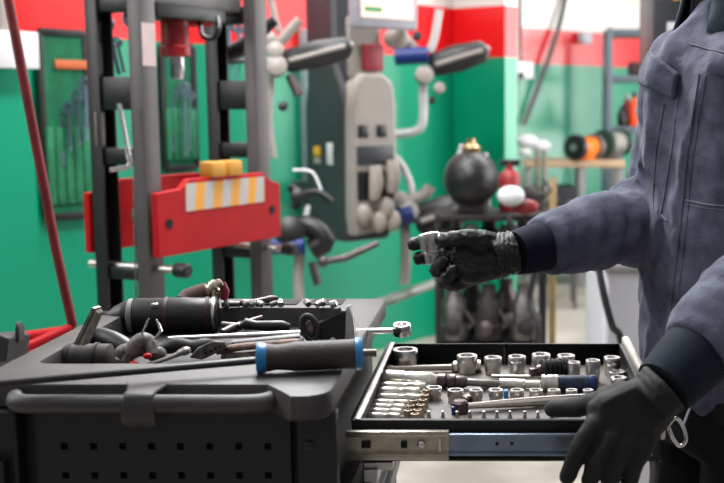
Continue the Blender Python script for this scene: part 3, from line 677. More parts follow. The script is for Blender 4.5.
for _ in range(1): bmesh.ops.smooth_vert(bm, verts=bm.verts, factor=.4, use_axis_x=True, use_axis_y=True, use_axis_z=True)
bvh = BVHTree.FromBMesh(bm)
jacket = finish(bm, 'jacket', jm, person)
def hit(x, y, off=.0):
    d = ray(x, y).normalized(); r_ = bvh.ray_cast(CAM, d)
    return (r_[0]+r_[1]*off, r_[1]) if r_[0] is not None else (None, None)
def seam(pts, rad=.0013, m=seamm, par=None, name='seam', flat=.6):
    P = []
    for a, b in zip(pts, pts[1:]):
        for k in range(8):
            t = k/8; h_, n_ = hit(a[0]+(b[0]-a[0])*t, a[1]+(b[1]-a[1])*t, rad*.4)
            if h_ is not None and (not P or (h_-P[-1]).length < .05): P.append(h_)
    if len(P) > 2:
        q = MB(); q.tube(P, rad, 6, flat=flat); q.build(name, m, par or jacket)
def patch(name, corners, th, m, par, nx=10, ny=8):
    """cloth patch lying on the jacket: corners px TL, TR, BR, BL"""
    g = []
    for j in range(ny+1):
        row = []
        for i in range(nx+1):
            u, v = i/nx, j/ny
            x = (corners[0][0]*(1-u)+corners[1][0]*u)*(1-v)+(corners[3][0]*(1-u)+corners[2][0]*u)*v
            y = (corners[0][1]*(1-u)+corners[1][1]*u)*(1-v)+(corners[3][1]*(1-u)+corners[2][1]*u)*v
            h_, n_ = hit(x, y, .002+th*.3*math.sin(math.pi*v)); row.append(h_)
        g.append(row)
    if any(h is None for r in g for h in r): return None
    q = MB(); vs = [[q.bm.verts.new(p) for p in r] for r in g]
    for j in range(ny):
        for i in range(nx): q.bm.faces.new((vs[j][i], vs[j][i+1], vs[j+1][i+1], vs[j+1][i]))
    o = q.build(name, m, par); md = o.modifiers.new('s', 'SOLIDIFY'); md.thickness = th; md.offset = 0
    b_ = o.modifiers.new('b', 'BEVEL'); b_.width = th*.3; b_.limit_method = 'ANGLE'
    return o
E_ = lambda y, d=6: next((x+d for x in range(600, 724) if hit(x, y)[0] is not None and (hit(x, y)[0]-pc).xy.length < .26), 660+d)
e62, e88 = E_(64, 3), E_(90, 3)
patch('pocket_flap', [(E_(52, 2), 52), (E_(52, 2)+30, 74), (E_(84, 2)+34, 100), (E_(84, 2), 84)], .012, jm, jacket)
patch('pocket_flap', [(712, 52), (745, 62), (745, 84), (708, 72)], .007, jm, jacket)
seam([(678, 96), (672, 150), (664, 200), (660, 214), (668, 222)], .0016); seam([(700, 74), (688, 150), (680, 230), (672, 300), (668, 345)], .0016)
seam([(706, 76), (694, 150), (686, 230), (678, 300), (674, 340)], .0012); seam([(664, 104), (656, 150), (653, 200), (656, 240)], .0014)
seam([(686, 200), (705, 204), (724, 206), (745, 208)], .0018); seam([(686, 204), (705, 208), (724, 210), (745, 212)], .0012)
seam([(690, 44), (712, 50), (740, 56)], .0014)
# collar
q = MB(); 
def cring(z, a, b, off): return [pc+pf*(off+math.sin(t)*b)+pr_*math.cos(t)*a+V((0, 0, z)) for t in [math.pi*.62+2*math.pi*.88*k/30 for k in range(31)]]
q.loft([cring(1.475, .112, .098, -.010), cring(1.50, .104, .094, -.008), cring(1.535, .095, .088, -.004), cring(1.555, .090, .086, 0)], False)
o = q.build('collar', collarm, jacket); md = o.modifiers.new('s', 'SOLIDIFY'); md.thickness = .006
q = MB(); q.loft([cring(1.553, .093, .088, 0), cring(1.54, .108, .100, -.004), cring(1.505, .122, .112, -.010), cring(1.462, .136, .128, -.014)], False)
o = q.build('collar_fold', collarm, jacket); md = o.modifiers.new('s', 'SOLIDIFY'); md.thickness = .005
# ribbed cuffs
def cuff(a, b, r0, r1, m):
    q = MB(); d = (b-a); x, y, z = q._frame(d); rings = []
    for i in range(9):
        t = i/8; rr = (r0+(r1-r0)*t)*(1+.05*math.sin(t*3.14))
        rings.append([a+d*t+(x*math.cos(2*math.pi*k/96)+y*math.sin(2*math.pi*k/96))*(rr+(.0007 if k % 2 else -.0007)) for k in range(96)])
    q.loft(rings); return q.build('ribbed_cuff', m, jacket, angle=80)
cuff(REL.lerp(RWR, .80), REL.lerp(RWR, 1.05), .0378, .0330, cuffm)
cuff(LEL.lerp(LWR, .76), LEL.lerp(LWR, 1.06), .045, .0385, cuff2)
# trousers
q = MB()
q.loft([ringe(.80, .165, .118, 0), ringe(.87, .172, .122, 0), ringe(.93, .165, .118), ringe(.96, .15, .11)])
for s in (-1, 1):
    hp = pc+pr_*.088*s+V((0, 0, .86)); kn = hp+V((0, 0, -.42))+pf*.02; an = hp+V((0, 0, -.76))
    chain(q, [hp, (hp+kn)/2, kn, (kn+an)/2, an], [.100, .092, .078, .07, .066])
bm = fuse(q, .008, 3)
for v in bm.verts:
    p = v.co; v.co = p+v.normal*(rid(noise.noise(V((p.x*12+p.z*4, p.y*12, p.z*9))))*.006)
finish(bm, 'trousers', trm, person)
q = MB(); r0 = [ringe(.905, .176, .126), ringe(.868, .180, .130)]; q.loft([ringe(.868, .170, .120), ringe(.868, .182, .132), ringe(.905, .180, .130), ringe(.905, .168, .118)]); q.build('belt', blackp, person)
for s in (-1, 1):
    f0 = pc+pr_*.088*s; q = MB(); chain(q, [f0+V((0, 0, .06))-pf*.03, f0+pf*.08+V((0, 0, .04)), f0+pf*.17+V((0, 0, .032))], [.05, .045, .032]); bm = fuse(q, .007, 2)
    for v in bm.verts: v.co.z = max(v.co.z, 0.003)
    finish(bm, 'shoe', bplas, person)
# clip with keys at the hip
q = MB(); kp = [W(x, y, 1.50) for x, y in [(668, 425), (676, 418), (683, 426), (686, 440), (680, 446), (673, 438), (668, 425)]]
q.tube(spl(kp, 4), .0028, 10)
kc = thing('key_clip', (kp[0].x, kp[0].y, kp[3].z), 'small chrome key clip hanging at the hip beside the left glove', 'key clip')
q.build('clip', chrome, kc); q = MB(); q.tube([W(683, 426, 1.50), W(690, 408, 1.56), W(692, 396, 1.60)], .002, 8); q.build('strap', mat('grey_strap', (120, 120, 126), .5), kc)
# ---- right glove, palm towards us, thumb on top
def glove(palm, fingers, thumb, wrist, m, vox=.0021):
    q = MB()
    for c, r in palm: q.ell(c, (r,)*3, 20)
    for (a, ra), (b, rb) in zip(palm, palm[1:]): q.tube([a, b], [ra, rb], 20)
    for f_ in fingers+[thumb]:
        pts, rs = f_
        q.tube(spl(pts, 5), [rs[min(i//5, len(rs)-2)]+(rs[min(i//5, len(rs)-2)+1]-rs[min(i//5, len(rs)-2)])*((i-5*min(i//5, len(rs)-2))/5) for i in range(5*(len(pts)-1)+1)], 16)
        q.ell(pts[-1], (rs[-1],)*3, 16)
        for p, r in list(zip(pts, rs))[1:-1]: q.ell(p, (r*1.04,)*3, 14)
    for a, b in wrist: q.tube(a, b, 28)
    return fuse(q, vox, 3)
d0 = 1.68
def w_(x, y, dd=0): return W(x, y, d0+dd)
def hullpalm(q, front, back): q.loft([front, back])
q = MB()
# palm block from layered outline (thumb side top)
outl = [(516, 236), (500, 233), (486, 235), (472, 238), (460, 241), (454, 248), (451, 258), (452, 270), (458, 279), (468, 284), (482, 283), (497, 279), (516, 272)]
cx_ = sum(p[0] for p in outl)/len(outl); cy_ = sum(p[1] for p in outl)/len(outl)
def lay_(s, dd): return [w_(cx_+(x-cx_)*s, cy_+(y-cy_)*s, dd) for x, y in outl]
q.loft([lay_(.72, -.017), lay_(.92, -.010), lay_(1.0, .002), lay_(.95, .016), lay_(.75, .024)])
q.ell(w_(480, 245, -.012), (.022, .016, .015), 18); q.ell(w_(470, 273, -.008), (.022, .016, .016), 18)          # thumb and heel mounds
F = [([w_(470, 243, .012), w_(452, 241, .028), w_(430, 240, .034), w_(414, 244, .020)], [.0125, .0115, .0105, .0095]),
     ([w_(466, 255, .016), w_(450, 257, .032), w_(432, 258, .038), w_(420, 258, .020)], [.0125, .0115, .0105, .0095]),
     ([w_(466, 268, .014), w_(447, 272, .020), w_(437, 270, .006), w_(442, 263, -.012)], [.0125, .0118, .0110, .0098]),
     ([w_(472, 277, .006), w_(456, 284, .004), w_(446, 281, -.008), w_(452, 272, -.020)], [.0118, .0110, .0105, .0092]),
     ([w_(492, 243, -.004), w_(480, 240, -.014), w_(461, 238.5, -.022), w_(446, 240, -.019)], [.0165, .0145, .0125, .0105])]
for pts, rs in F:
    P = spl(pts, 5); R = []
    for i in range(len(rs)-1): R += [rs[i]+(rs[i+1]-rs[i])*k/5 for k in range(5)]
    R.append(rs[-1]); q.tube(P, R, 16); q.ell(P[-1], (R[-1]*1.02,)*3, 16)
    for p, r in list(zip(pts, rs))[1:-1]: q.ell(p, (r*1.05,)*3, 14)
q.tube([w_(497, 257), w_(506, 254), w_(515, 252, .003)], [.033, .0315, .0325], 28)
bm = fuse(q, .002, 3)
for v in bm.verts:
    p = v.co; a = noise.noise(V((p.x*60+p.z*50, p.y*40, p.z*90))); wrx = math.exp(-((p.x-w_(505, 255).x)/.012)**2)
    a2 = noise.noise(V((p.x*38+p.z*70, p.y*30, p.z*30-p.x*60))); v.co = p+v.normal*(rid(a)*.0014+max(0, rid(a2)-.5)*.0028+wrx*.0012*math.sin(p.x*900))
gl = finish(bm, 'glove', glovem, person); gl['label'] = 'black glove holding the socket'
# ---- held socket
s0 = W(428.5, 233.5, d0-.004); s1 = W(434.5, 263, d0+.002); d_ = s1-s0; l_ = d_.length
hs = thing('socket', s1, 'short wide steel socket held between gloved thumb and fingertips', 'socket')
q = MB(); R_ = .0165; q.lathe([(R_*.62, l_*.5), (R_*.70, .001), (R_*.95, 0), (R_, .002), (R_, l_*.5), (R_*.93, l_*.53), (R_*.93, l_*.57), (R_*1.0, l_*.58), (R_*1.0, l_*.63), (R_*.88, l_*.66), (R_*.80, l_*.98), (R_*.74, l_), (R_*.45, l_), (R_*.42, l_*.8), (.0001, l_*.79)], s0, d_, 32); q.build('shell', satin, hs)
# ---- left glove gripping the near edge of the drawer
d1 = 1.355
def g_(x, y, dd=0): return W(x, y, d1+dd)
q = MB()
outl = [(655, 371), (640, 376), (616, 386), (598, 394), (588, 404), (586, 418), (594, 432), (612, 444), (634, 452), (650, 446), (664, 432), (674, 418), (682, 400)]
cx_ = sum(p[0] for p in outl)/len(outl); cy_ = sum(p[1] for p in outl)/len(outl)
def lay2(s, dd): return [g_(cx_+(x-cx_)*s, cy_+(y-cy_)*s, dd) for x, y in outl]
q.loft([lay2(.70, -.024), lay2(.90, -.016), lay2(1.0, -.003), lay2(.96, .008), lay2(.8, .013)])
F = [([g_(610, 412, -.004), g_(596, 424, -.016), g_(580, 448, -.016), g_(568, 476, -.004)], [.0150, .0130, .0118, .0105]),
     ([g_(620, 425, -.006), g_(610, 438, -.020), g_(597, 462, -.020), g_(590, 480, -.008)], [.0150, .0130, .0120, .0105]),
     ([g_(634, 432, -.006), g_(626, 446, -.020), g_(614, 468, -.018), g_(609, 486, -.006)], [.0145, .0128, .0118, .0105]),
     ([g_(648, 434, -.004), g_(644, 446, -.016), g_(634, 466, -.014), g_(629, 484, -.004)], [.0140, .0120, .0110, .0096]),
     ([g_(628, 392, .004), g_(604, 400, .012), g_(578, 407, .020), g_(553, 409, .028)], [.0170, .0140, .0120, .0105])]
for pts, rs in F:
    P = spl(pts, 5); R = []
    for i in range(len(rs)-1): R += [rs[i]+(rs[i+1]-rs[i])*k/5 for k in range(5)]
    R.append(rs[-1]); q.tube(P, R, 16); q.ell(P[-1], (R[-1]*1.02,)*3, 16)
    for p, r in list(zip(pts, rs))[1:-1]: q.ell(p, (r*1.05,)*3, 14)
q.tube([g_(648, 402, -.002), g_(665, 387)], [.036, .038], 28, flat=.9)
bm = fuse(q, .002, 3)
for v in bm.verts:
    p = v.co; a = noise.noise(V((p.x*50, p.y*40, p.z*50))); dw = (p-g_(668, 384)).length; 
    v.co = p+v.normal*(rid(a)*.001+math.exp(-(dw/.035)**2)*.0013*math.sin((p-g_(640, 410)).dot((g_(680, 372)-g_(640, 410)).normalized())*700))
gl = finish(bm, 'glove', glovem2, person); gl['label'] = 'black knit glove gripping the drawer'

# ================================================================== BACKGROUND
def zz(y, d): return W(502, y, d).z
def fl(px, d):
    p = W(px, 107, d); return V((p.x, p.y, 0))
# ---- hydraulic press
u = V((.415, .91, 0)).normalized(); v_ = V((-u.y, u.x, 0)); Zv = V((0, 0, 1)); PM = basis(u, v_, Zv)
O = fl(150, 3.0)
def pp(a, b, z): return O+u*a+v_*b+V((0, 0, z))
LR = .50; VR = .19
press = thing('hydraulic_press', pp(LR/2, VR/2, 0), 'grey H-frame workshop press with red bed plates and red jack', 'press')
press_grey = mat('press_grey', (88, 83, 83), .45, .1, .2, 10)
for a in (0, LR):
    for b in (0, VR):
        q = MB(); c = pp(a, b, .95); q.box(c, (.060, .006, 1.9), PM, .002)
        for s in (-1, 1): q.box(c+u*s*.027+v_*(.02 if b == 0 else -.02), (.006, .04, 1.9), PM, .001)
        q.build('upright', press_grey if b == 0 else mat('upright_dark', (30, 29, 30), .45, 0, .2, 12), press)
    q = MB(); q.box(pp(a, VR/2, .04), (.08, .62, .08), PM, .004); q.build('foot', press_grey, press)
    for (z0, z1) in ((zz(110, 3.04), zz(77, 3.04)), (zz(165, 3.04), zz(148, 3.04)), (zz(282, 3.04), zz(270, 3.04)), (zz(13, 3.04), zz(-6, 3.04))):
        q = MB(); q.box(pp(a, VR/2, (z0+z1)/2), (.045, VR-.02, z1-z0), PM, .003); q.build('cross_brace', blackp, press)
q = MB(); q.box(pp(LR/2, VR/2, 1.70), (LR-.05, .09, .12), PM, .006); q.build('head_beam', mat('head_grey', (120, 116, 116), .45), press)
q = MB(); q.box(pp(LR/2-.02, VR/2, 1.62), (.3, .12, .04), PM, .004); q.build('jack_plate', blackp, press)
jc = pp(.22, VR/2, 0)
zj0, zj1 = zz(57, 3.2), zz(10, 3.2)
q = MB(); q.lathe([(.035, 0), (.044, .004), (.044, .03), (.040, .034), (.040, zj1-zj0), (.03, zj1-zj0+.01)], jc+Zv*zj0, Zv, 28); jack = q.build('jack', mat('deep_red', (150, 22, 32), .35, 0, .1), press)
q = MB(); q.lathe([(.022, 0), (.024, .004), (.024, .08)], jc+Zv*zz(79, 3.2), Zv, 24); q.build('ram', chrome, jack)
q = MB(); q.box(jc+u*.075+Zv*zz(18, 3.2), (.10, .08, .035), PM, .006); q.build('pump_block', redp, jack)
q = MB(); q.tube(spl([W(201, 22, 3.25), W(203, 36, 3.22), W(214, 38, 3.22), W(219, 28, 3.22), W(218, 18, 3.25)], 4), .008, 10); q.build('carry_loop', bplas, jack)
# bed plates (red)
for b, y0, y1, nm in ((-.028, .940, 1.128, 'bed_plate'), (VR+.028, .940, 1.122, 'bed_plate')):
    q = MB(); A0, A1 = -.03, LR+.03
    pts = [(A0, y0), (A1, y0), (A1, y1-.02), (A1-.05, y1-.005), (A1-.09, y1+.02), (.10, y1+.02), (.07, y1-.005), (A0, y1-.012)]
    q.prism(pts, O+v_*b, u, Zv, .02); bedp = q.build('bed_plate', redp, press, bev=.002)
    if b < 0:
        stripe = bpy.data.materials.new('striped_tape'); stripe.use_nodes = True
        nt = stripe.node_tree; N = nt.nodes; L = nt.links; g = N.new('ShaderNodeNewGeometry'); dt = N.new('ShaderNodeVectorMath'); dt.operation = 'DOT_PRODUCT'
        L.new(g.outputs['Position'], dt.inputs[0]); dv = (u*1-Zv*.15)*(1/.080); dt.inputs[1].default_value = dv
        fr_ = N.new('ShaderNodeMath'); fr_.operation = 'FRACT'; ad = N.new('ShaderNodeMath'); ad.operation = 'SUBTRACT'; L.new(dt.outputs['Value'], ad.inputs[0]); ad.inputs[1].default_value = pp(.085, 0, 1.1).dot(dv)-.0
        L.new(ad.outputs[0], fr_.inputs[0]); gt = N.new('ShaderNodeMath'); gt.operation = 'GREATER_THAN'; gt.inputs[1].default_value = .5; L.new(fr_.outputs[0], gt.inputs[0])
        mx = N.new('ShaderNodeMix'); mx.data_type = 'RGBA'; mx.inputs[6].default_value = (lin(196), lin(192), lin(190), 1); mx.inputs[7].default_value = (lin(240), lin(168), lin(52), 1); L.new(gt.outputs[0], mx.inputs[0]); L.new(mx.outputs[2], N['Principled BSDF'].inputs['Base Color'])
        q = MB(); c = pp(.085+.18, -.0395, (y1+.013+y1-.075)/2); q.box(c, (.36, .002, .078), PM); q.build('warning_tape', stripe, bedp)
        for a in (.015, LR-.015):
            q = MB(); q.lathe([(.014, 0), (.014, .002)], pp(a, -.0385, 1.03), v_*-1, 14); q.build('hole', bhole, bedp)
for i, a in enumerate((.22, .295)):
    q = MB(); q.box(pp(a, -.028, 1.128+.02+.022), (.062, .05, .044), PM, .004)
    one(q, 'orange_block', mat('block_orange', (222, 158, 58), .6), ['left','right'][i]+' orange block on the red press bed', 'block', 'orange blocks on the press bed')
for a in (0, LR):
    q = MB(); z = .905; q.tube([pp(a, -.09, z), pp(a, VR+.05, z)], .011, 16); p_ = q.build('bed_pin', satin, press)
    q = MB(); q.lathe([(.018, 0), (.020, .004), (.020, .04), (.015, .045)], pp(a, -.07, z), v_*-1, 18); q.build('pin_cap', bplas, p_)
# crank handle on the press
q = MB(); q.tube([W(119, 104, 2.95), W(125, 135, 2.95), W(130, 163, 2.95), W(128, 167, 2.95), W(110, 170, 2.94)], .007, 12); q.build('crank_handle', chrome, press)
q = MB(); q.tube([W(134, 170, 3.05), W(136, 300, 3.05)], .003, 8); q.lathe([(.01, 0), (.012, .01), (.01, .03)], W(136, 220, 3.05), Zv, 12); q.build('guide_rod', worn, press)
# uprights' plates with paper labels
q = MB(); q.box(pp(0, -.004, zz(45, 3.0)), (.052, .001, .115), PM); q.build('paper_label', mat('paper', (206, 186, 184), .6), press)
for (x, y0, y1) in ((97, 22, 40), (98, 42, 74), (100, 112, 146)):
    q = MB(); q.box(W(x, (y0+y1)/2, 3.06), (.035, .004, (y1-y0)/1100*3.0), PM, .001); q.build('side_plate', mat('plate_grey', (140, 132, 124) if y0 < 100 else (110, 150, 120), .5), press)
def rods(items, name, m, labelf, cat, group, d):
    for i, it in enumerate(items):
        (x0, y0, x1, y1, r) = it
        t_ = thing(name, W(x1, y1, d), labelf(i), cat, group)
        a, b = W(x0, y0, d), W(x1, y1, d); dd_ = b-a
        q = MB(); q.tube([a, a+dd_*.1, a+dd_*.9, b], [r, r*.8, r*.8, r], 10, flat=.5); q.build('shaft', m, t_)
        q = MB(); q.lathe([(r*2.0, -.006), (r*2.2, 0), (r*2.0, .006), (r*1.1, .006), (r*1.1, -.006)], a, FW, 14, True); q.build('ring', m, t_)
bs = mat('blue_steel', (120, 136, 156), .35, .7, .2)
rods([(108, 24, 119, 74, .009), (117, 42, 124, 72, .007), (133, 18, 136, 56, .014)], 'hanging_bar', bs, lambda i: ['grey steel bar leaning in the top of the press frame, next to a shorter one', 'short pale rod leaning beside the longer grey bar in the press frame', 'thick silver tube standing high in the press frame'][i], 'bar', 'bars on the press', 3.15)
rods([(227, 24, 229, 48, .012), (232, 60, 231, 84, .009), (239, 24, 240, 56, .016), (240, 60, 237, 84, .007), (249, 28, 250, 90, .006), (245, 90, 247, 118, .006)], 'hanging_spanner', bs, lambda i: 'steel spanner hung in the press frame, '+['highest on the left side','below the highest left one','broad pale one at top middle','slim one in the middle','long one furthest right','lowest one near the hook bar'][i], 'spanner', 'tools hung on the press', 3.75)
for y in (61, 98):
    q = MB(); q.tube([W(209, y, 3.7), W(254, y, 3.72)], .008, 8); one(q, 'hook_bar', blackp, ('upper' if y == 61 else 'lower')+' thin black hook bar across the right end of the press', 'hook bar')
q = MB(); q.ell(W(237, 98, 3.68), (.02, .015, .04)); one(q, 'black_clamp', bplas, 'small black clamp on the lower hook bar of the press', 'clamp')
q = MB(); q.tube(spl([W(225, 55, 3.55), W(245, 46, 3.55), W(258, 34, 3.55), W(275, 20, 3.55)], 4), [.024, .026, .027, .027, .027, .027, .026, .025, .024, .022, .020, .018, .016], 14); one(q, 'black_lever_grip', bplas, 'thick black rubber lever crossing the right post of the press near the top', 'lever')
# ---- tool pouch on the wall, spanners
def pouch(x0, y0, x1, y1, label):
    a = wallp(x0, y1, .03); b = wallp(x1, y1, .03); zt_ = wallp(x0, y0, .03).z; z0_ = (a.z+b.z)/2; w = (b-a); w.z = 0
    t_ = thing('tool_roll', V(((a.x+b.x)/2, (a.y+b.y)/2, z0_)), label, 'tool roll'); w_l = w.length; M_ = basis(wd, wn, Zv)
    c = V(((a.x+b.x)/2, (a.y+b.y)/2, (z0_+zt_)/2)); h = zt_-z0_
    q = MB(); q.box(c, (w_l, .012, h), M_); q.build('cloth', greenc, t_)
    q = MB()
    for s in (-1, 1): q.box(c+wd*s*w_l/2+wn*.004, (.03, .016, h), M_, .004); q.box(c+Zv*s*h/2+wn*.004, (w_l, .016, .03), M_, .004)
    q.build('binding', bplas, t_)
    for k in range(5): 
        q = MB(); q.box(c+wd*((k+.5)/5-.5)*w_l+wn*.014-Zv*h*.22, (w_l/5.6, .014, h*.42), M_, .006); q.build('pocket', mat('pocket_green', (40, 130, 90), .85, 0, .3, 20), t_)
    return t_, c, w_l, h
tp, c, w_l, h = pouch(47, 32, 92, 216, 'green cloth tool roll with black edging hung on the wall left of the press')
q = MB(); q.box(c+Zv*h*.33+wn*.012+wd*.03, (w_l*.72, .01, .035), basis(wd, wn, Zv), .003); q.build('orange_band', mat('band_orange', (206, 104, 60), .6), tp)
dw_ = (wallp(70, 150, .07)-CAM).dot(FW)
rods([(69, 108, 71, 150, .013), (79, 96, 80, 145, .014), (86, 84, 87, 140, .014), (61, 122, 64, 165, .009)], 'spanner', bs, lambda i: 'steel spanner in the green tool roll, '+['second from the left','third from the left','furthest right','furthest left'][i], 'spanner', 'spanners in the tool roll', dw_)
tp2, c2, w2, h2 = pouch(165, 46, 196, 168, 'second dark green tool roll on the wall seen through the press frame')
dw_ = (wallp(182, 120, .07)-CAM).dot(FW)
rods([(167, 100, 166, 150, .010), (174, 96, 174, 152, .010), (184, 88, 186, 156, .013), (191, 96, 190, 150, .009)], 'spanner', bs, lambda i: 'steel spanner in the tool roll behind the press, '+['leftmost','second from left','third and thickest','rightmost'][i], 'spanner', 'spanners behind the press', dw_)
# white box at far left, and red pole of a floor crane
M_ = basis(wd, wn, Zv); c = wallp(14, 50, .22)
t_ = thing('wall_box', c-Zv*.07, 'white flat box on the wall at the top left behind the red pole', 'box'); q = MB(); q.box(c, (.17, .05, .135), M_, .004); q.build('box_body', whitep, t_)
q = MB(); q.box(wallp(4, 20, .2), (.05, .03, .3), M_, .01); q.build('pipe_cover', beige, t_)
t_ = thing('floor_jack', fl(40, 2.6), 'red steel floor jack with a long thin leaning red pole handle', 'jack')
q = MB(); q.tube([W(5, -14, 2.35), W(9, 2, 2.35), W(40, 165, 2.4), W(56, 250, 2.42), W(73, 327, 2.45)], .0105, 14); q.build('pole_handle', maroon, t_)
q = MB(); q.tube([W(-12, 367, 2.3), W(20, 350, 2.35), W(72, 327, 2.45)], .011, 12); q.build('side_rail', redp, t_)
q = MB(); q.tube([W(12, 339, 2.6), W(64, 332, 2.6)], .014, 12); q.tube([W(-10, 358, 2.5), W(20, 352, 2.5)], .017, 12); q.build('cross_rail', redp, t_)
b0 = W(40, 332, 2.5)
q = MB(); q.box((b0.x, b0.y, (b0.z)/2-.02), (.07, .07, b0.z-.04), None, .006); q.build('column', dredp, t_)
q = MB(); q.box((b0.x, b0.y, .05), (.5, .4, .09), None, .01); q.build('base', dredp, t_)
t_ = thing('grey_vice', fl(-6, 2.3), 'dark grey stepped machine part at the left edge beside the cart', 'machine part')
q = MB(); q.prism([(-.1, -.04), (.03, -.034), (.036, .012), (.02, .018), (-.1, .012)], W(2, 342, 2.2), RT, UP, .1); q.prism([(.030, .0), (.040, .0), (.040, .030), (.033, .042)], W(2, 342, 2.2), RT, UP, .03); q.build('casting', mat('dark_cast', (44, 42, 44), .55), t_, bev=.003)
g0 = W(-2, 352, 2.22); q = MB(); q.box((g0.x-.03, g0.y, g0.z/2-.01), (.09, .09, g0.z), None, .005); q.build('stand', greyp, t_)
# ---- diagnostic console
d = 5.0
cons = thing('diagnostic_console', W(350, 240, d), 'tall dark and pale grey workshop console with a screen, wall mounted behind the press', 'console')
cf = V((.66, -.75, 0)).normalized()      # direction the console faces
cr = V((-cf.y, cf.x, 0)); CM = basis(cr, cf*-1, Zv)
def cz(y): return zz(y, d)
C0 = W(364, 107, d)   # reference at front centre
def cpt(a, b, z): return V((C0.x, C0.y, 0))+cr*a-cf*b+V((0, 0, z))     # a right, b back
# body: rounded tall profile, side dark
q = MB()
prof = [(.0, cz(243)), (.30, cz(240)), (.32, cz(215)), (.32, cz(110)), (.30, cz(85)), (.30, cz(60)), (.30, cz(-25)), (.06, cz(-25)), (.06, cz(62)), (.0, cz(86)), (-.03, cz(110)), (-.02, cz(215))]
q.loft([[cpt(s, b, z) for b, z in prof] for s in (-.12, .14)]); q.build('cabinet', slate, cons, bev=.02)
q = MB(); pf_ = [(-.10, cz(236)), (.11, cz(230)), (.135, cz(200)), (.135, cz(105)), (.12, cz(82)), (.06, cz(73)), (-.05, cz(74)), (-.09, cz(84)), (-.115, cz(110)), (-.115, cz(215))]
q.loft([[cpt(a, .02, z) for a, z in pf_], [cpt(a, -.05, z) for a, z in pf_], [cpt(a*.93, -.07, cz(155)+(z-cz(155))*.97) for a, z in pf_]]); q.build('front_panel', beige, cons, bev=.01)
for a in (-.055, .045):
    q = MB(); q.box(cpt(a, -.072, cz(131)), (.055, .01, .055), CM, .006); q.build('vent', blackp, cons)
q = MB(); q.box(cpt(.01, -.072, cz(155)), (.20, .012, .085), CM, .01); q.build('recess', slate, cons)
q = MB(); q.box(cpt(.01, -.070, cz(185)), (.20, .012, .13), CM, .01); q.build('lower_recess', blackp, cons)
for a, y0, y1 in ((-.02, 165, 198), (.075, 160, 192)):
    q = MB(); q.tube([cpt(a, -.11, cz(y0)), cpt(a, -.12, cz((y0+y1)/2)), cpt(a, -.10, cz(y1))], [.026, .034, .024], 16); q.build('handset', mat('ivory', (176, 166, 158), .4), cons)
for a, y in ((-.07, 214), (.01, 222), (.05, 208), (.09, 222)):
    q = MB(); q.ell(cpt(a, -.09, cz(y)), (.036, .03, .05), 16); q.build('holder', beige if a < 0 else mat('ivory', (176, 166, 158), .4), cons)
q = MB(); q.box(cpt(.0, -.0, cz(48)), (.17, .04, .28), CM, .02); q.build('neck', beige, cons)
q = MB(); q.box(cpt(.03, -.03, cz(58)), (.11, .03, .12), CM, .01); q.build('card_box', mat('muted_red', (150, 44, 54), .5), cons)
q = MB(); q.ell(cpt(.15, -.05, cz(38)), (.06, .05, .05), 16); q.build('knob', mat('ivory', (176, 166, 158), .4), cons)
q = MB(); q.box(cpt(.03, -.12, cz(2)), (.34, .06, .26), CM, .012); mon = q.build('monitor', mat('bezel', (168, 166, 176), .4), cons)
q = MB(); q.box(cpt(.03, -.153, cz(1)), (.28, .004, .18), CM); q.build('screen', mat('screen_glow', (232, 214, 196), .3, 0, .0, 3, emit=.5, rgb2=(236, 196, 190)), mon)
q = MB(); q.box(cpt(-.05, -.156, cz(13)), (.09, .004, .02), CM); q.build('screen_bar', mat('screen_green', (70, 150, 90), .3, emit=.3), mon)
# stickers on the dark side
for x, y, ww, hh, m in ((320, 152, .04, .045, yellow), (320, 162, .04, .03, beige), (334, 154, .035, .10, whitep)):
    q = MB(); p = W(x, y, d-.02)
    s = cpt(-.142, .1 if x < 330 else .02, cz(y)); q.box(cpt(-.123, .21 if x < 330 else .10, cz(y)), (.004, ww*1.4, hh), CM, .001); q.build('sticker', m, cons)
q = MB(); q.box(cpt(.05, .45, cz(200)), (.2, .25, .12), CM, .01); q.build('wall_bracket', slate, cons)
q = MB(); q.tube([W(322, 262, d-.2), W(345, 258, d-.15), W(378, 243, d-.1)], [.014, .017, .014], 12); q.ell(W(323, 262, d-.2), (.025,)*3); q.build('tray_bar', dsteel, cons)
q = MB(); a = wallp(314, 30, .03); b = wallp(314, 235, .03); q.box((a+b)/2, (.14, .05, (a-b).length), M_, .006); one(q, 'wall_channel', mat('pale_channel', (150, 166, 170), .4, .2), 'tall pale grey channel on the green wall behind the console', 'channel')
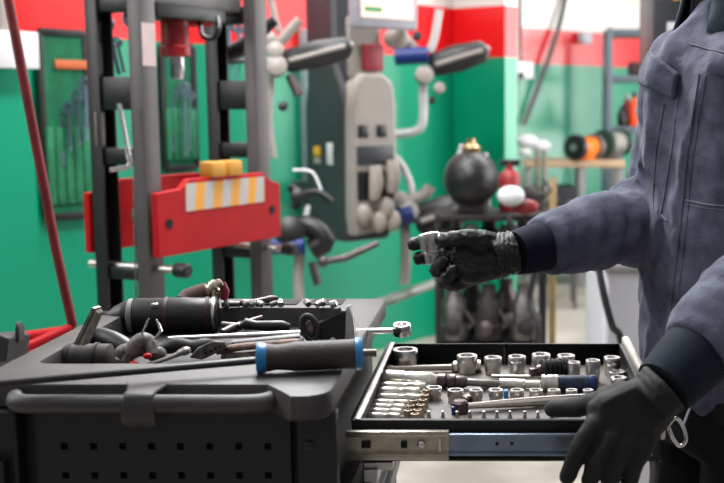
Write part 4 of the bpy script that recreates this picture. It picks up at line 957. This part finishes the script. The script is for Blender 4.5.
# ---- wheel clamps
def clamp(px, py, d, paddle, blue, arms, label, knobs=()):
    t_ = thing('wheel_clamp', W(px, py, d), label, 'wheel clamp', 'wheel alignment clamps')
    if paddle:
        (x0, y0), (x1, y1), r = paddle
        A, B = W(x0, y0, d), W(x1, y1, d); D = B-A
        q = MB(); q.tube([A-D*.02, A+D*.05, A+D*.5, A+D*.92, B], [r*.5, r*.85, r, r*.8, r*.35], 20, flat=.55, upv=FW); q.build('target_head', mat('head_black', (42, 40, 42), .4), t_)
        q = MB(); q.tube([A+D*.1-UP*r*.1-FW*r*.5, B-D*.08-FW*r*.5], [r*.18, r*.18], 8); q.build('edge_strip', beige, t_)
        q = MB(); q.ell(B-D*.02+UP*r*.1, (r*.25,)*3, 12); q.build('end_cap', beige, t_)
    if blue:
        (x0, y0), (x1, y1), r = blue; q = MB(); q.tube([W(x0, y0, d-.05), W(x1, y1, d-.05)], r, 16); q.build('blue_slider', bluep, t_)
    for pts, r, m in arms:
        q = MB(); q.tube(spl([W(x, y, d) for x, y in pts], 3), r, 10); q.build('arm', m, t_)
    for x, y, r, m in knobs:
        q = MB(); q.lathe([(r*.5, -r*.6), (r, -r*.4), (r, r*.4), (r*.5, r*.6)], W(x, y, d-.04), FW*-1+V((.3, 0, .2)), 14); q.build('knob', m, t_)
    return t_
clamp(275, 60, 4.6, ((284, 62), (352, 46), .058), None, [([(270, -5), (275, 18), (279, 32)], .014, beige), ([(280, 42), (300, 20)], .022, beige), ([(272, 70), (270, 100), (270, 130), (274, 158)], .014, beige), ([(272, 72), (278, 60), (275, 42)], .03, beige), ([(290, 75), (299, 95)], .022, dsteel)],
      'wheel clamp with a long dark head hanging left of the console', [(275, 50, .035, beige), (283, 106, .02, bplas), (276, 66, .045, beige), (270, 38, .025, beige)])
clamp(425, 60, 5.9, ((430, 66), (488, 50), .075), ((395, 57), (428, 55), .045), [([(439, 10), (435, 35), (430, 52)], .022, mat('clamp_white', (196, 194, 194), .4)), ([(424, 68), (423, 90), (423, 118), (418, 130), (400, 134), (382, 134)], .024, mat('clamp_white', (196, 194, 194), .4)), ([(404, 38), (415, 50)], .03, beige)],
      'wheel clamp with blue slider and dark head hanging right of the console', [(404, 40, .03, beige), (417, 36, .025, bplas), (424, 75, .05, beige), (439, 88, .03, beige), (432, 100, .02, bplas)])
clamp(310, 250, 4.5, None, ((270, 247), (304, 246), .032), [([(290, 186), (301, 196)], .020, bplas), ([(301, 196), (293, 209)], .018, bplas), ([(300, 195), (318, 192), (332, 202)], .014, bplas), ([(300, 250), (298, 280), (300, 310)], .022, beige), ([(312, 262), (318, 285)], .018, dsteel), ([(293, 170), (312, 172), (321, 190)], .006, whitep), ([(285, 235), (305, 225), (325, 240), (312, 250)], .045, bplas), ([(308, 205), (304, 225)], .012, whitep)],
      'wheel clamp with three-armed black knob and blue slider below the console', [(298, 196, .03, bplas), (282, 242, .025, beige), (290, 232, .06, bplas)])
clamp(415, 225, 5.3, ((416, 222), (474, 204), .085), ((396, 218), (414, 214), .045), [([(383, 153), (398, 160), (409, 180), (413, 200)], .018, mat('clamp_white', (196, 194, 194), .4)), ([(404, 215), (406, 250), (404, 285)], .026, beige), ([(402, 205), (424, 195), (430, 186)], .03, beige), ([(417, 225), (440, 214)], .05, bplas)],
      'wheel clamp with broad dark head just above the outstretched gloved hand', [(400, 200, .04, beige), (393, 194, .03, bluep), (408, 212, .05, beige)])
# lift arm rail running diagonally
q = MB(); q.tube([W(340, 318, 4.6), W(389, 300, 5.0), W(440, 281, 5.6)], .024, 10); one(q, 'lift_arm', mat('pale_steel', (150, 156, 150), .4, .5), 'long pale steel arm running diagonally in front of the green wall', 'arm')
# ---- electrical conduit etc on the wall
wr = lambda x, y, off=0: onplane(x, y, mA+mn*off, mn); MM = basis(md_, mn, Zv)
t_ = thing('cable_conduit', wr(517, 80, .05), 'vertical grey conduit ending in a white socket box at the wall corner', 'conduit')
q = MB(); q.tube([wr(514, -20, .04), wr(516, 64, .04)], .032, 12); q.build('pipe', mat('pipe_grey', (170, 164, 160), .4, .1), t_)
q = MB(); q.tube([wr(520.5, -20, .05), wr(520.5, 64, .05)], .012, 10); q.build('cable', blackp, t_)
a = wr(509, 70, .06); b = wr(530, 70, .06); q = MB(); q.box((a+b)/2, ((a-b).length, .1, .135), MM, .012); sb = q.build('socket_box', whitep, t_)
q = MB(); q.box(wr(521, 75, .115), (.06, .012, .04), MM, .004); q.build('socket_outlet', bhole, sb)
q = MB(); q.tube([wr(519, 78, .03), wr(520, 150, .03), wr(522, 200, .03)], .008, 8); q.build('lower_cable', mat('cable_green', (120, 170, 140), .5), t_)
q = MB(); q.tube(spl([wr(567, -10, .03), wr(558, 30, .06), wr(543, 75, .06), wr(524, 125, .04)], 6), .02, 10); one(q, 'wall_cable', mat('dark_cable', (90, 90, 88), .5), 'thin dark cable hanging diagonally across the bright wall', 'cable')
q = MB(); q.box(wr(585, 38, .05), (.13, .06, .09), MM, .012); one(q, 'wall_fixture', mat('fixture', (206, 210, 222), .4), 'small pale fixture on the red band near the shelf', 'fixture')
# ---- workshop trolley with tank (behind the hand)
dT = 5.0
tr = thing('equipment_trolley', fl(485, dT), 'dark metal trolley on white castors carrying equipment, behind the gloved hand', 'trolley')
trm_ = mat('trolley_dark', (46, 42, 42), .5, .2, .25, 10)
f0 = fl(491, dT); w_t = .50
for z, h_ in ((.26, .05), (.62, .03), (.86, .03)):
    q = MB(); q.box((f0.x, f0.y, z), (w_t, .36, h_), None, .008); q.build('shelf', trm_, tr)
for sx in (-1, 1):
    for sy__ in (-1, 1):
        q = MB(); q.box((f0.x+sx*(w_t/2-.012), f0.y+sy__*.165, .56), (.024, .024, .64), None, .003); q.build('post', trm_, tr)
        q = MB(); q.lathe([(.02, -.018), (.052, -.015), (.058, 0), (.052, .015), (.02, .018)], (f0.x+sx*(w_t/2-.02), f0.y+sy__*.15, .06), (1, .4, 0), 20); q.box((f0.x+sx*(w_t/2-.02), f0.y+sy__*.15, .16), (.06, .05, .12), None, .01); q.build('castor', mat('castor_white', (196, 190, 186), .5), tr)
def item(name, label, cat, group=None):
    return lambda mbs, base: [mb.build(n, m, t_) for t_ in [thing(name, base, label, cat, group)] for mb, n, m in mbs]
def on(x, y, z): return V((f0.x+x, f0.y+y, z))
# tank
tc_ = W(471, 184, 4.95); tc_.z = 1.03
q = MB(); q.ell(tc_, (.125, .16, .128), 24); q2 = MB(); q2.lathe([(.128, -.01), (.131, 0), (.128, .01)], tc_, V((.5, -1, 0)), 24, True); q3 = MB(); q3.lathe([(.04, 0), (.045, .03), (.02, .05), (.02, .07)], tc_+Zv*.11, Zv, 16)
q4 = MB(); q4.box(V((tc_.x, tc_.y, .902)), (.12, .14, .05), None, .01)
item('round_tank', 'round black tank standing on the trolley behind the gloved hand', 'tank')([(q, 'shell', bplas), (q2, 'seam_ring', greyp), (q3, 'neck', brass), (q4, 'saddle', trm_)], V((tc_.x, tc_.y, .877)))
for i, (x, y, r, m, lb) in enumerate(((461, 153, .018, whitep, 'small white-capped bottle above the tank, left one'), (471, 150, .024, mat('lilac', (190, 190, 206), .4), 'pale lilac bottle above the black tank'), (486, 162, .022, whitep, 'white bottle cap right of the tank top'))):
    q = MB(); p = W(x, y, 5.13); h0 = p.z-.877; q.lathe([(r*.9, -h0), (r, -h0+.01), (r, 0), (r*.5, .02), (r*.5, .04), (.001, .042)], p, Zv, 16); one(q, 'bottle', m, lb, 'bottle', 'bottles on the trolley')
# red cylinder beside
p = on(.085, .0, .877+.0); q = MB(); q.lathe([(.045, 0), (.05, .01), (.05, .15), (.036, .18), (.018, .19), (.018, .215)], p, Zv, 24); q2 = MB(); q2.box(p+Zv*.22, (.09, .03, .03), None, .006)
item('red_cylinder', 'dull red cylinder standing upright right of the black tank', 'cylinder')([(q, 'shell', mat('dull_red', (170, 52, 56), .45)), (q2, 'valve', blackp)], p)
q = MB(); q.ell(W(511, 196, 4.8), (.062, .05, .045), 18); one(q, 'white_cloth', whitep, 'crumpled white cloth right of the red cylinder', 'cloth')
q = MB(); q.ell(W(526, 207, 4.85), (.06, .04, .035), 16); one(q, 'red_rag', dredp, 'dark red rag beside the white cloth', 'rag')
# engine-like parts on the shelves: each its own thing
rnd = random.Random(3)
parts_ = [(n, x, z) for z in (.64, .29) for n, x in (('gearbox', -.17), ('pump', -.09), ('alternator', -.01), ('hub', .07), ('gearbox', .15))]+[('hub', .19, .88)]
ms = [dsteel, worn, mat('cast_dark', (50, 47, 46), .6, .3, .3, 30), mat('cast_brown', (62, 58, 56), .6, .2, .3, 30)]
wh = {(.64): 'middle shelf', (.29): 'bottom shelf', (.88): 'top shelf'}
for i, (nm, x, z) in enumerate(parts_):
    y = -.10+.19*(i % 2 == 0); m = ms[i % 4]; m2 = ms[(i+1) % 4]; b = on(x, y, z)
    t_ = thing(nm, b, f"{['dark','worn','blackened','rusty brown'][i%4]} {nm} on the {wh[z]} of the trolley, {'far left' if x < -.12 else 'left' if x < -.05 else 'middle' if x < .05 else 'right of middle' if x < .1 else 'right' if x < .16 else 'far right'}", nm, 'car parts on the trolley')
    r = .060+.012*rnd.random(); hs_ = (.92 if z == .64 else 1.3 if z == .29 else .5)
    q = MB(); q.lathe([(r*.6, 0), (r, .01*hs_), (r, .06*hs_), (r*.8, .065*hs_), (r*.8, .14*hs_), (r*.5, .16*hs_), (r*.5, .2*hs_)], b, Zv, 18); q.build('housing', m, t_)
    q = MB(); q.lathe([(.02, 0), (.035, .01), (.035, .05), (.01, .06)], b+V((0, -r*.8, .07)), V((rnd.random()-.5, -1, .1)), 14); q.build('flange', m2, t_)
    q = MB(); q.tube([b+V((r*.6, 0, .03)), b+V((r*1.3, -.03, .09)), b+V((r*.7, -.04, .15))], .008, 8); q.build('pipe', worn, t_)
q = MB(); q.tube(spl([W(505, 215, 4.75), W(520, 236, 4.75), W(535, 262, 4.72), W(530, 300, 4.75), W(538, 330, 4.7), V((W(538, 330, 4.7).x, W(538, 330, 4.7).y, .013))], 5), .014, 10); one(q, 'rubber_hose', bgrip, 'black rubber hose drooping from the top of the trolley', 'hose')
# compressor-like stand between trolley and bench
t_ = thing('parts_stand', fl(560, 7.4), 'dark grey parts stand under the bench end with pale boxes', 'stand')
g0 = fl(560, 7.4)
for z in (.30, .62): q = MB(); q.box((g0.x, g0.y, z), (.22, .3, .04), None, .008); q.build('tray', greyp, t_)
for sx in (-1, 1):
    for sy__ in (-1, 1): q = MB(); q.box((g0.x+sx*.1, g0.y+sy__*.14, .33), (.025, .025, .66), None, .003); q.build('leg', greyp, t_)
for i, (x, z, s_, m) in enumerate(((-.05, .325, .09, beige), (.05, .325, .07, dsteel), (-.04, .64, .09, blackp), (.06, .64, .06, worn))):
    q = MB(); q.box((g0.x+x, g0.y-.05, z+s_/2+.001), (s_, s_, s_), None, .012); q.lathe([(s_*.3, 0), (s_*.3, .02)], (g0.x+x, g0.y-.05, z+s_), Zv, 14)
    one(q, 'parts_tin', m, ['pale tin on the lower tray, left','dark tin on the lower tray, right','black tin on the upper tray of the parts stand','worn metal tin on the upper tray of the parts stand'][i], 'tin', 'tins on the parts stand')
# ---- bench with grinders
dB = 8.3
bt0, bt1 = W(524, 160, dB), W(622, 158, dB+.1); bz = bt0.z
be = thing('workbench', V(((bt0.x+bt1.x)/2, bt0.y+.1, 0)), 'wooden topped workbench with grey frame against the bright green wall', 'workbench')
bl = bt1.x-bt0.x; bc = V(((bt0.x+bt1.x)/2, bt0.y+.12, 0))
q = MB(); q.box((bc.x, bc.y, bz-.025), (bl, .5, .05), None, .006); q.build('bench_top', benchm, be)
for sx in (-1, .16, 1):
    for sy__ in (-1, 1): q = MB(); q.box((bc.x+sx*(bl/2-.03), bc.y+sy__*.21, (bz-.05)/2), (.05, .05, bz-.05), None, .004); q.build('bench_leg', greyl, be)
q = MB(); q.box((bc.x-bl*.2, bc.y, .50), (bl*.42, .42, .5), None, .006); q.build('cupboard', mat('cup_dark', (30, 30, 38), .5), be)
q = MB(); q.box((bc.x, bc.y+.0, .2), (bl-.08, .44, .03), None, .004); q.build('lower_shelf', greyl, be)
for i, (y, h_, w) in enumerate(((.215, .12, .2), (.345, .12, .19), (.475, .1, .16))):
    q = MB(); q.box((bc.x+bl*.27, bc.y-.05, y+h_/2+.003), (w, .26, h_), None, .02); o_ = one(q, 'storage_case', mat('pale_case', (176, 176, 176), .5), ['bottom','middle','top'][i]+' pale grey storage case stacked under the bench', 'case', 'cases under the bench')
def grinder(x, y, d, r, ms_, label, yaw):
    t_ = thing('bench_grinder', V((W(x, y, d).x, W(x, y, d).y, bz)), label, 'bench grinder'); c = W(x, y, d); ax = V((math.cos(yaw), math.sin(yaw), 0))
    q = MB(); q.lathe([(r*.55, -r*1.3), (r*.8, -r*.95), (r*.8, r*.95), (r*.55, r*1.1)], c, ax, 22); q.build('motor', ms_[0], t_)
    for s in (-1, 1):
        q = MB(); q.lathe([(r*.7, -.03), (r, -.025), (r, .025), (r*.7, .03)], c+ax*s*r*1.25, ax, 24); g = q.build('wheel_guard', ms_[1] if s < 0 else ms_[2], t_)
        q = MB(); q.lathe([(r*.25, 0), (r*.3, .01)], c+ax*s*(r*1.25)+ax*s*.03, ax*s, 16); q.build('wheel_nut', satin, g)
    q = MB(); q.box(V((c.x, c.y, (c.z+bz)/2-.01)), (r*1.5, r*1.2, c.z-bz-.02), None, .01); q.build('pedestal', ms_[3], t_)
grinder(585, 147, 8.25, .095, (orange, mat('grind_grey', (90, 84, 80), .5), blackp, orange), 'orange bench grinder with a large black wheel guard facing us', 4.05)
grinder(612, 143, 8.5, .105, (mat('grind_grey2', (150, 146, 142), .5), mat('dark_green', (30, 60, 48), .5), mat('dark_green', (30, 60, 48), .5), greyp), 'dark green bench grinder with pale motor, right of the orange one', 4.1)
for i, (x, y, s_) in enumerate(((527, 141, .085), (541, 146, .075), (525, 152, .05))):
    q = MB(); q.ell(W(x, y, 8.2), (s_, s_*.8, s_*.62), 18); one(q, 'work_glove', whitep, ['left upper', 'right', 'lower left'][i]+' white balled work glove on the end of the bench', 'glove', 'white gloves on the bench')
for i, (x0, x1) in enumerate(((537, 540), (544, 549))):
    q = MB(); q.tube(spl([W(x0, 150, 7.95), W(x0+1, 180, 7.95), W(x1, 235, 7.95), W(x1+1, 262, 7.95)], 4), .017, 10); one(q, 'hanging_strap', mat('strap_grey', (128, 116, 106), .6), ('left' if i == 0 else 'right')+' grey strap hanging down from the bench end', 'strap', 'straps hanging from the bench')
a, b = W(553, 178, 5.5), W(552, 330, 5.5); b.z = 0
t_ = thing('wooden_pole', b, 'plain light wooden pole standing upright in front of the bench', 'pole'); q = MB(); q.tube([b, a], .018, 14); q.build('pole', woodm, t_)
q = MB(); q.box((b.x, b.y, .02), (.10, .07, .04), None, .01); q.build('broom_head', dsteel, t_)
# ---- shelf rack
dS = 8.9
rk = thing('shelf_rack', fl(640, dS), 'tall blue-grey steel shelf rack behind the man', 'shelf rack')
x0 = W(609, 107, dS); x1 = W(700, 107, dS)
SZ = [zz(33, dS), zz(79, dS), zz(130, dS), .62, .15]
for xx in (x0.x, x1.x):
    for yy in (0, .36): q = MB(); q.box((xx, x0.y+yy, SZ[0]/2+.02), (.045, .045, SZ[0]+.04), None, .004); q.build('post', shelfm, rk)
for z in SZ: q = MB(); q.box(((x0.x+x1.x)/2, x0.y+.18, z), (x1.x-x0.x, .38, .055), None, .004); q.build('shelf', shelfm, rk)
bo = []
red_b = mat('bottle_red', (216, 40, 44), .4)
for i, (x, y0, y1, w, m) in enumerate(((622, 108, 128, .05, blackp), (627, 96, 127, .05, mat('dull_crimson', (150, 30, 34), .5)), (634, 94, 127, .05, hivis), (641, 112, 127, .06, orange), (648, 88, 127, .05, greenb), (657, 106, 127, .05, red_b), (666, 96, 127, .05, hivis))):
    d_ = dS+.06+.17*(i % 2); p = W(x, y1, d_); p.z = SZ[2]+.029; h_ = (y1-y0)/1100*d_; q = MB(); r = w*.85
    q.lathe([(r*.9, 0), (r, .01), (r, h_*.65), (r*.45, h_*.82), (r*.45, h_*.9)], p, Zv, 16); q2 = MB(); q2.lathe([(r*.5, h_*.88), (r*.5, h_)], p, Zv, 12)
    item('bottle', 'workshop bottle on the middle rack shelf, '+['black leftmost','crimson second from left','tall bright orange','short orange','green','red, right of the green one','orange, hidden edge by the jacket'][i], 'bottle', 'bottles on the rack')([(q, 'body', m), (q2, 'cap', whitep if i % 2 else blackp)], p)
p = W(647, 70, dS+.1); q = MB(); q.box((p.x, p.y, SZ[1]+.029+.055), (.30, .2, .11), None, .015); one(q, 'dark_case', mat('case_dark', (66, 44, 46), .6), 'low dark case on the upper rack shelf', 'case')
q = MB(); p = W(640, 27, dS+.1); q.box((p.x+.1, p.y, SZ[0]+.029+.012), (.22, .2, .022), None, .01); one(q, 'green_tray', greenb, 'thin green tray on the very top of the rack', 'tray')
p = W(665, 160, dS+.1); q = MB(); q.box((p.x-.1, p.y, .62+.03+.09), (.4, .22, .18), None, .02); one(q, 'blue_crate', bluep, 'blue crate on the lower rack shelf behind the forearm', 'crate')
# white case between bench and rack, on low cabinet
cb = fl(652, 5.4)
t_ = thing('low_cabinet', cb, 'grey low cabinet standing between the bench and the man', 'cabinet'); zc_ = zz(190, 5.4)
q = MB(); q.box((cb.x+.05, cb.y, zc_/2), (.30, .35, zc_), None, .01); q.build('body', greyl, t_)
q = MB(); q.box((cb.x+.05, cb.y-.178, zc_-.15), (.26, .01, .2), None, .004); dd_ = q.build('drawer', greyp, t_); q = MB(); q.box((cb.x+.05, cb.y-.19, zc_-.1), (.1, .012, .015), None, .003); q.build('handle', satin, dd_)
q = MB(); q.prism([(-.07, -.15), (.16, -.15), (.16, .13), (.0, .15), (-.045, .11)], V((cb.x+.01, cb.y, zc_+.16)), V((1, 0, 0)), Zv, .28); one(q, 'white_canister', mat('canister', (206, 208, 212), .4), 'white rounded canister just left of the jacket above the sleeve', 'canister', bev=.02)
# ---- white machine and tall black cabinet behind the man
cw = fl(606, 3.2)
t_ = thing('white_machine', cw+V((.35, 0, 0)), 'white sheet metal machine housing behind the drawer grip and the man', 'machine'); zw = zz(246, 3.4)
q = MB(); L0 = cw; q.loft([[V((L0.x+.0, L0.y, 0)), V((L0.x+.8, L0.y, 0)), V((L0.x+.8, L0.y+.7, 0)), V((L0.x-.0, L0.y+.7, 0))], [V((L0.x+.0, L0.y, zw)), V((L0.x+.8, L0.y, zw)), V((L0.x+.8, L0.y+.7, zw)), V((L0.x, L0.y+.7, zw))]]); q.build('housing', mat('machine_white', (206, 206, 214), .4, 0, .05, 3), t_, bev=.015)
q = MB(); q.box((L0.x+.4, L0.y-.002, zw-.05), (.8, .01, .02), None, .003); q.build('edge_trim', greyl, t_)
q = MB(); q.box((L0.x+.4, L0.y+.35, .03), (.76, .66, .06), None, .003); q.build('plinth', blackp, t_)
q = MB(); q.tube(spl([W(596, 195, 3.15), W(597, 250, 3.12), W(603, 290, 3.1), W(612, 325, 3.1), W(622, 350, 3.1), V((W(626, 362, 3.1).x, W(626, 362, 3.1).y, .3)), V((W(624, 362, 3.1).x, W(626, 362, 3.1).y, .012))], 6), .0105, 12); one(q, 'black_cable', bgrip, 'black cable hanging down beside the white machine', 'cable')
cb = fl(690, 4.2); zb_ = zz(-15, 4.2)
t_ = thing('black_cabinet', cb+V((.2, .2, 0)), 'tall black cabinet behind the collar of the man', 'cabinet')
xl = W(651, 107, 4.2).x
q = MB(); q.box((xl+.22, cb.y+.2, zb_/2), (.44, .4, zb_), None, .012); q.build('body', mat('cab_black', (34, 36, 42), .4, 0, .1, 6), t_)
p = W(674, 38, 4.2); q = MB(); q.box((p.x, cb.y-.002, p.z), (.065, .004, .115)); q.build('paper_note', whitep, t_)
p = W(680, 0, 4.2); q = MB(); q.box((p.x-.01, cb.y-.002, p.z+.01), (.05, .004, .03)); q.build('yellow_sticker', yellow, t_); q = MB(); q.box((p.x+.04, cb.y-.002, p.z+.01), (.04, .004, .03)); q.build('blue_sticker', bluep, t_)

# ================================================================== LIGHT
w = bpy.data.worlds.new('world'); bpy.context.scene.world = w; w.use_nodes = True
nt = w.node_tree; N = nt.nodes; L = nt.links
tc = N.new('ShaderNodeTexCoord'); sp = N.new('ShaderNodeSeparateXYZ'); L.new(tc.outputs['Generated'], sp.inputs[0])
rp = N.new('ShaderNodeValToRGB'); mr = N.new('ShaderNodeMapRange'); mr.inputs[1].default_value = -1; mr.inputs[2].default_value = 1
L.new(sp.outputs['Z'], mr.inputs[0]); L.new(mr.outputs[0], rp.inputs['Fac'])
e = rp.color_ramp.elements; e[0].position = .35; e[0].color = (.10, .10, .11, 1); e[1].position = .9; e[1].color = (1.0, .98, .96, 1)
x_ = rp.color_ramp.elements.new(.55); x_.color = (.42, .43, .45, 1)
L.new(rp.outputs['Color'], N['Background'].inputs['Color']); N['Background'].inputs['Strength'].default_value = .36
def area(name, loc, tgt, sx, sy_, power, col=(1, 1, 1)):
    l = bpy.data.lights.new(name, 'AREA'); l.shape = 'RECTANGLE'; l.size = sx; l.size_y = sy_; l.energy = power; l.color = col
    o = bpy.data.objects.new(name, l); COL.objects.link(o); o.location = loc
    o.rotation_euler = (V(tgt)-V(loc)).to_track_quat('-Z', 'Y').to_euler(); return o
area('ceiling_lamp', (-.5, 2.9, 3.1), (-.3, 1.6, 0), .6, 2.4, 95)
area('ceiling_lamp', (-1.3, 4.8, 3.1), (-1.0, 4.8, 0), .6, 2.6, 70)
area('ceiling_lamp', (1.4, 6.4, 3.1), (1.2, 6.4, 0), .6, 2.6, 70)
area('far_window', (4.6, 8.5, 1.7), (0, 8.5, 1.7), 1.7, 2.3, 125, (1, .99, .97))
area('side_window', (3.4, 5.4, 1.9), (.3, 6.6, 1.3), 2.0, 2.0, 70, (1, .99, .97))
area('side_window', (-3.1, 2.3, 2.5), (0, 1.8, 1.0), 2.0, 1.6, 55, (.96, .98, 1))
# ================================================================== CAMERA
cd = bpy.data.cameras.new('camera'); cd.sensor_width = 36; cd.lens = 36*FPX/724; cd.clip_start = .05; cd.shift_x = -(CXP-362)/724
co = bpy.data.objects.new('camera', cd); COL.objects.link(co)
co.matrix_world = Matrix.Translation(CAM) @ basis(RT, UP, -FW).to_4x4()
cd.dof.use_dof = True; cd.dof.focus_distance = 1.64; cd.dof.aperture_fstop = 4.8; cd.dof.aperture_blades = 9
sc = bpy.context.scene; sc.camera = co
sc.view_settings.view_transform = 'Standard'; sc.view_settings.look = 'None'; sc.view_settings.gamma = 1; sc.view_settings.exposure = .45
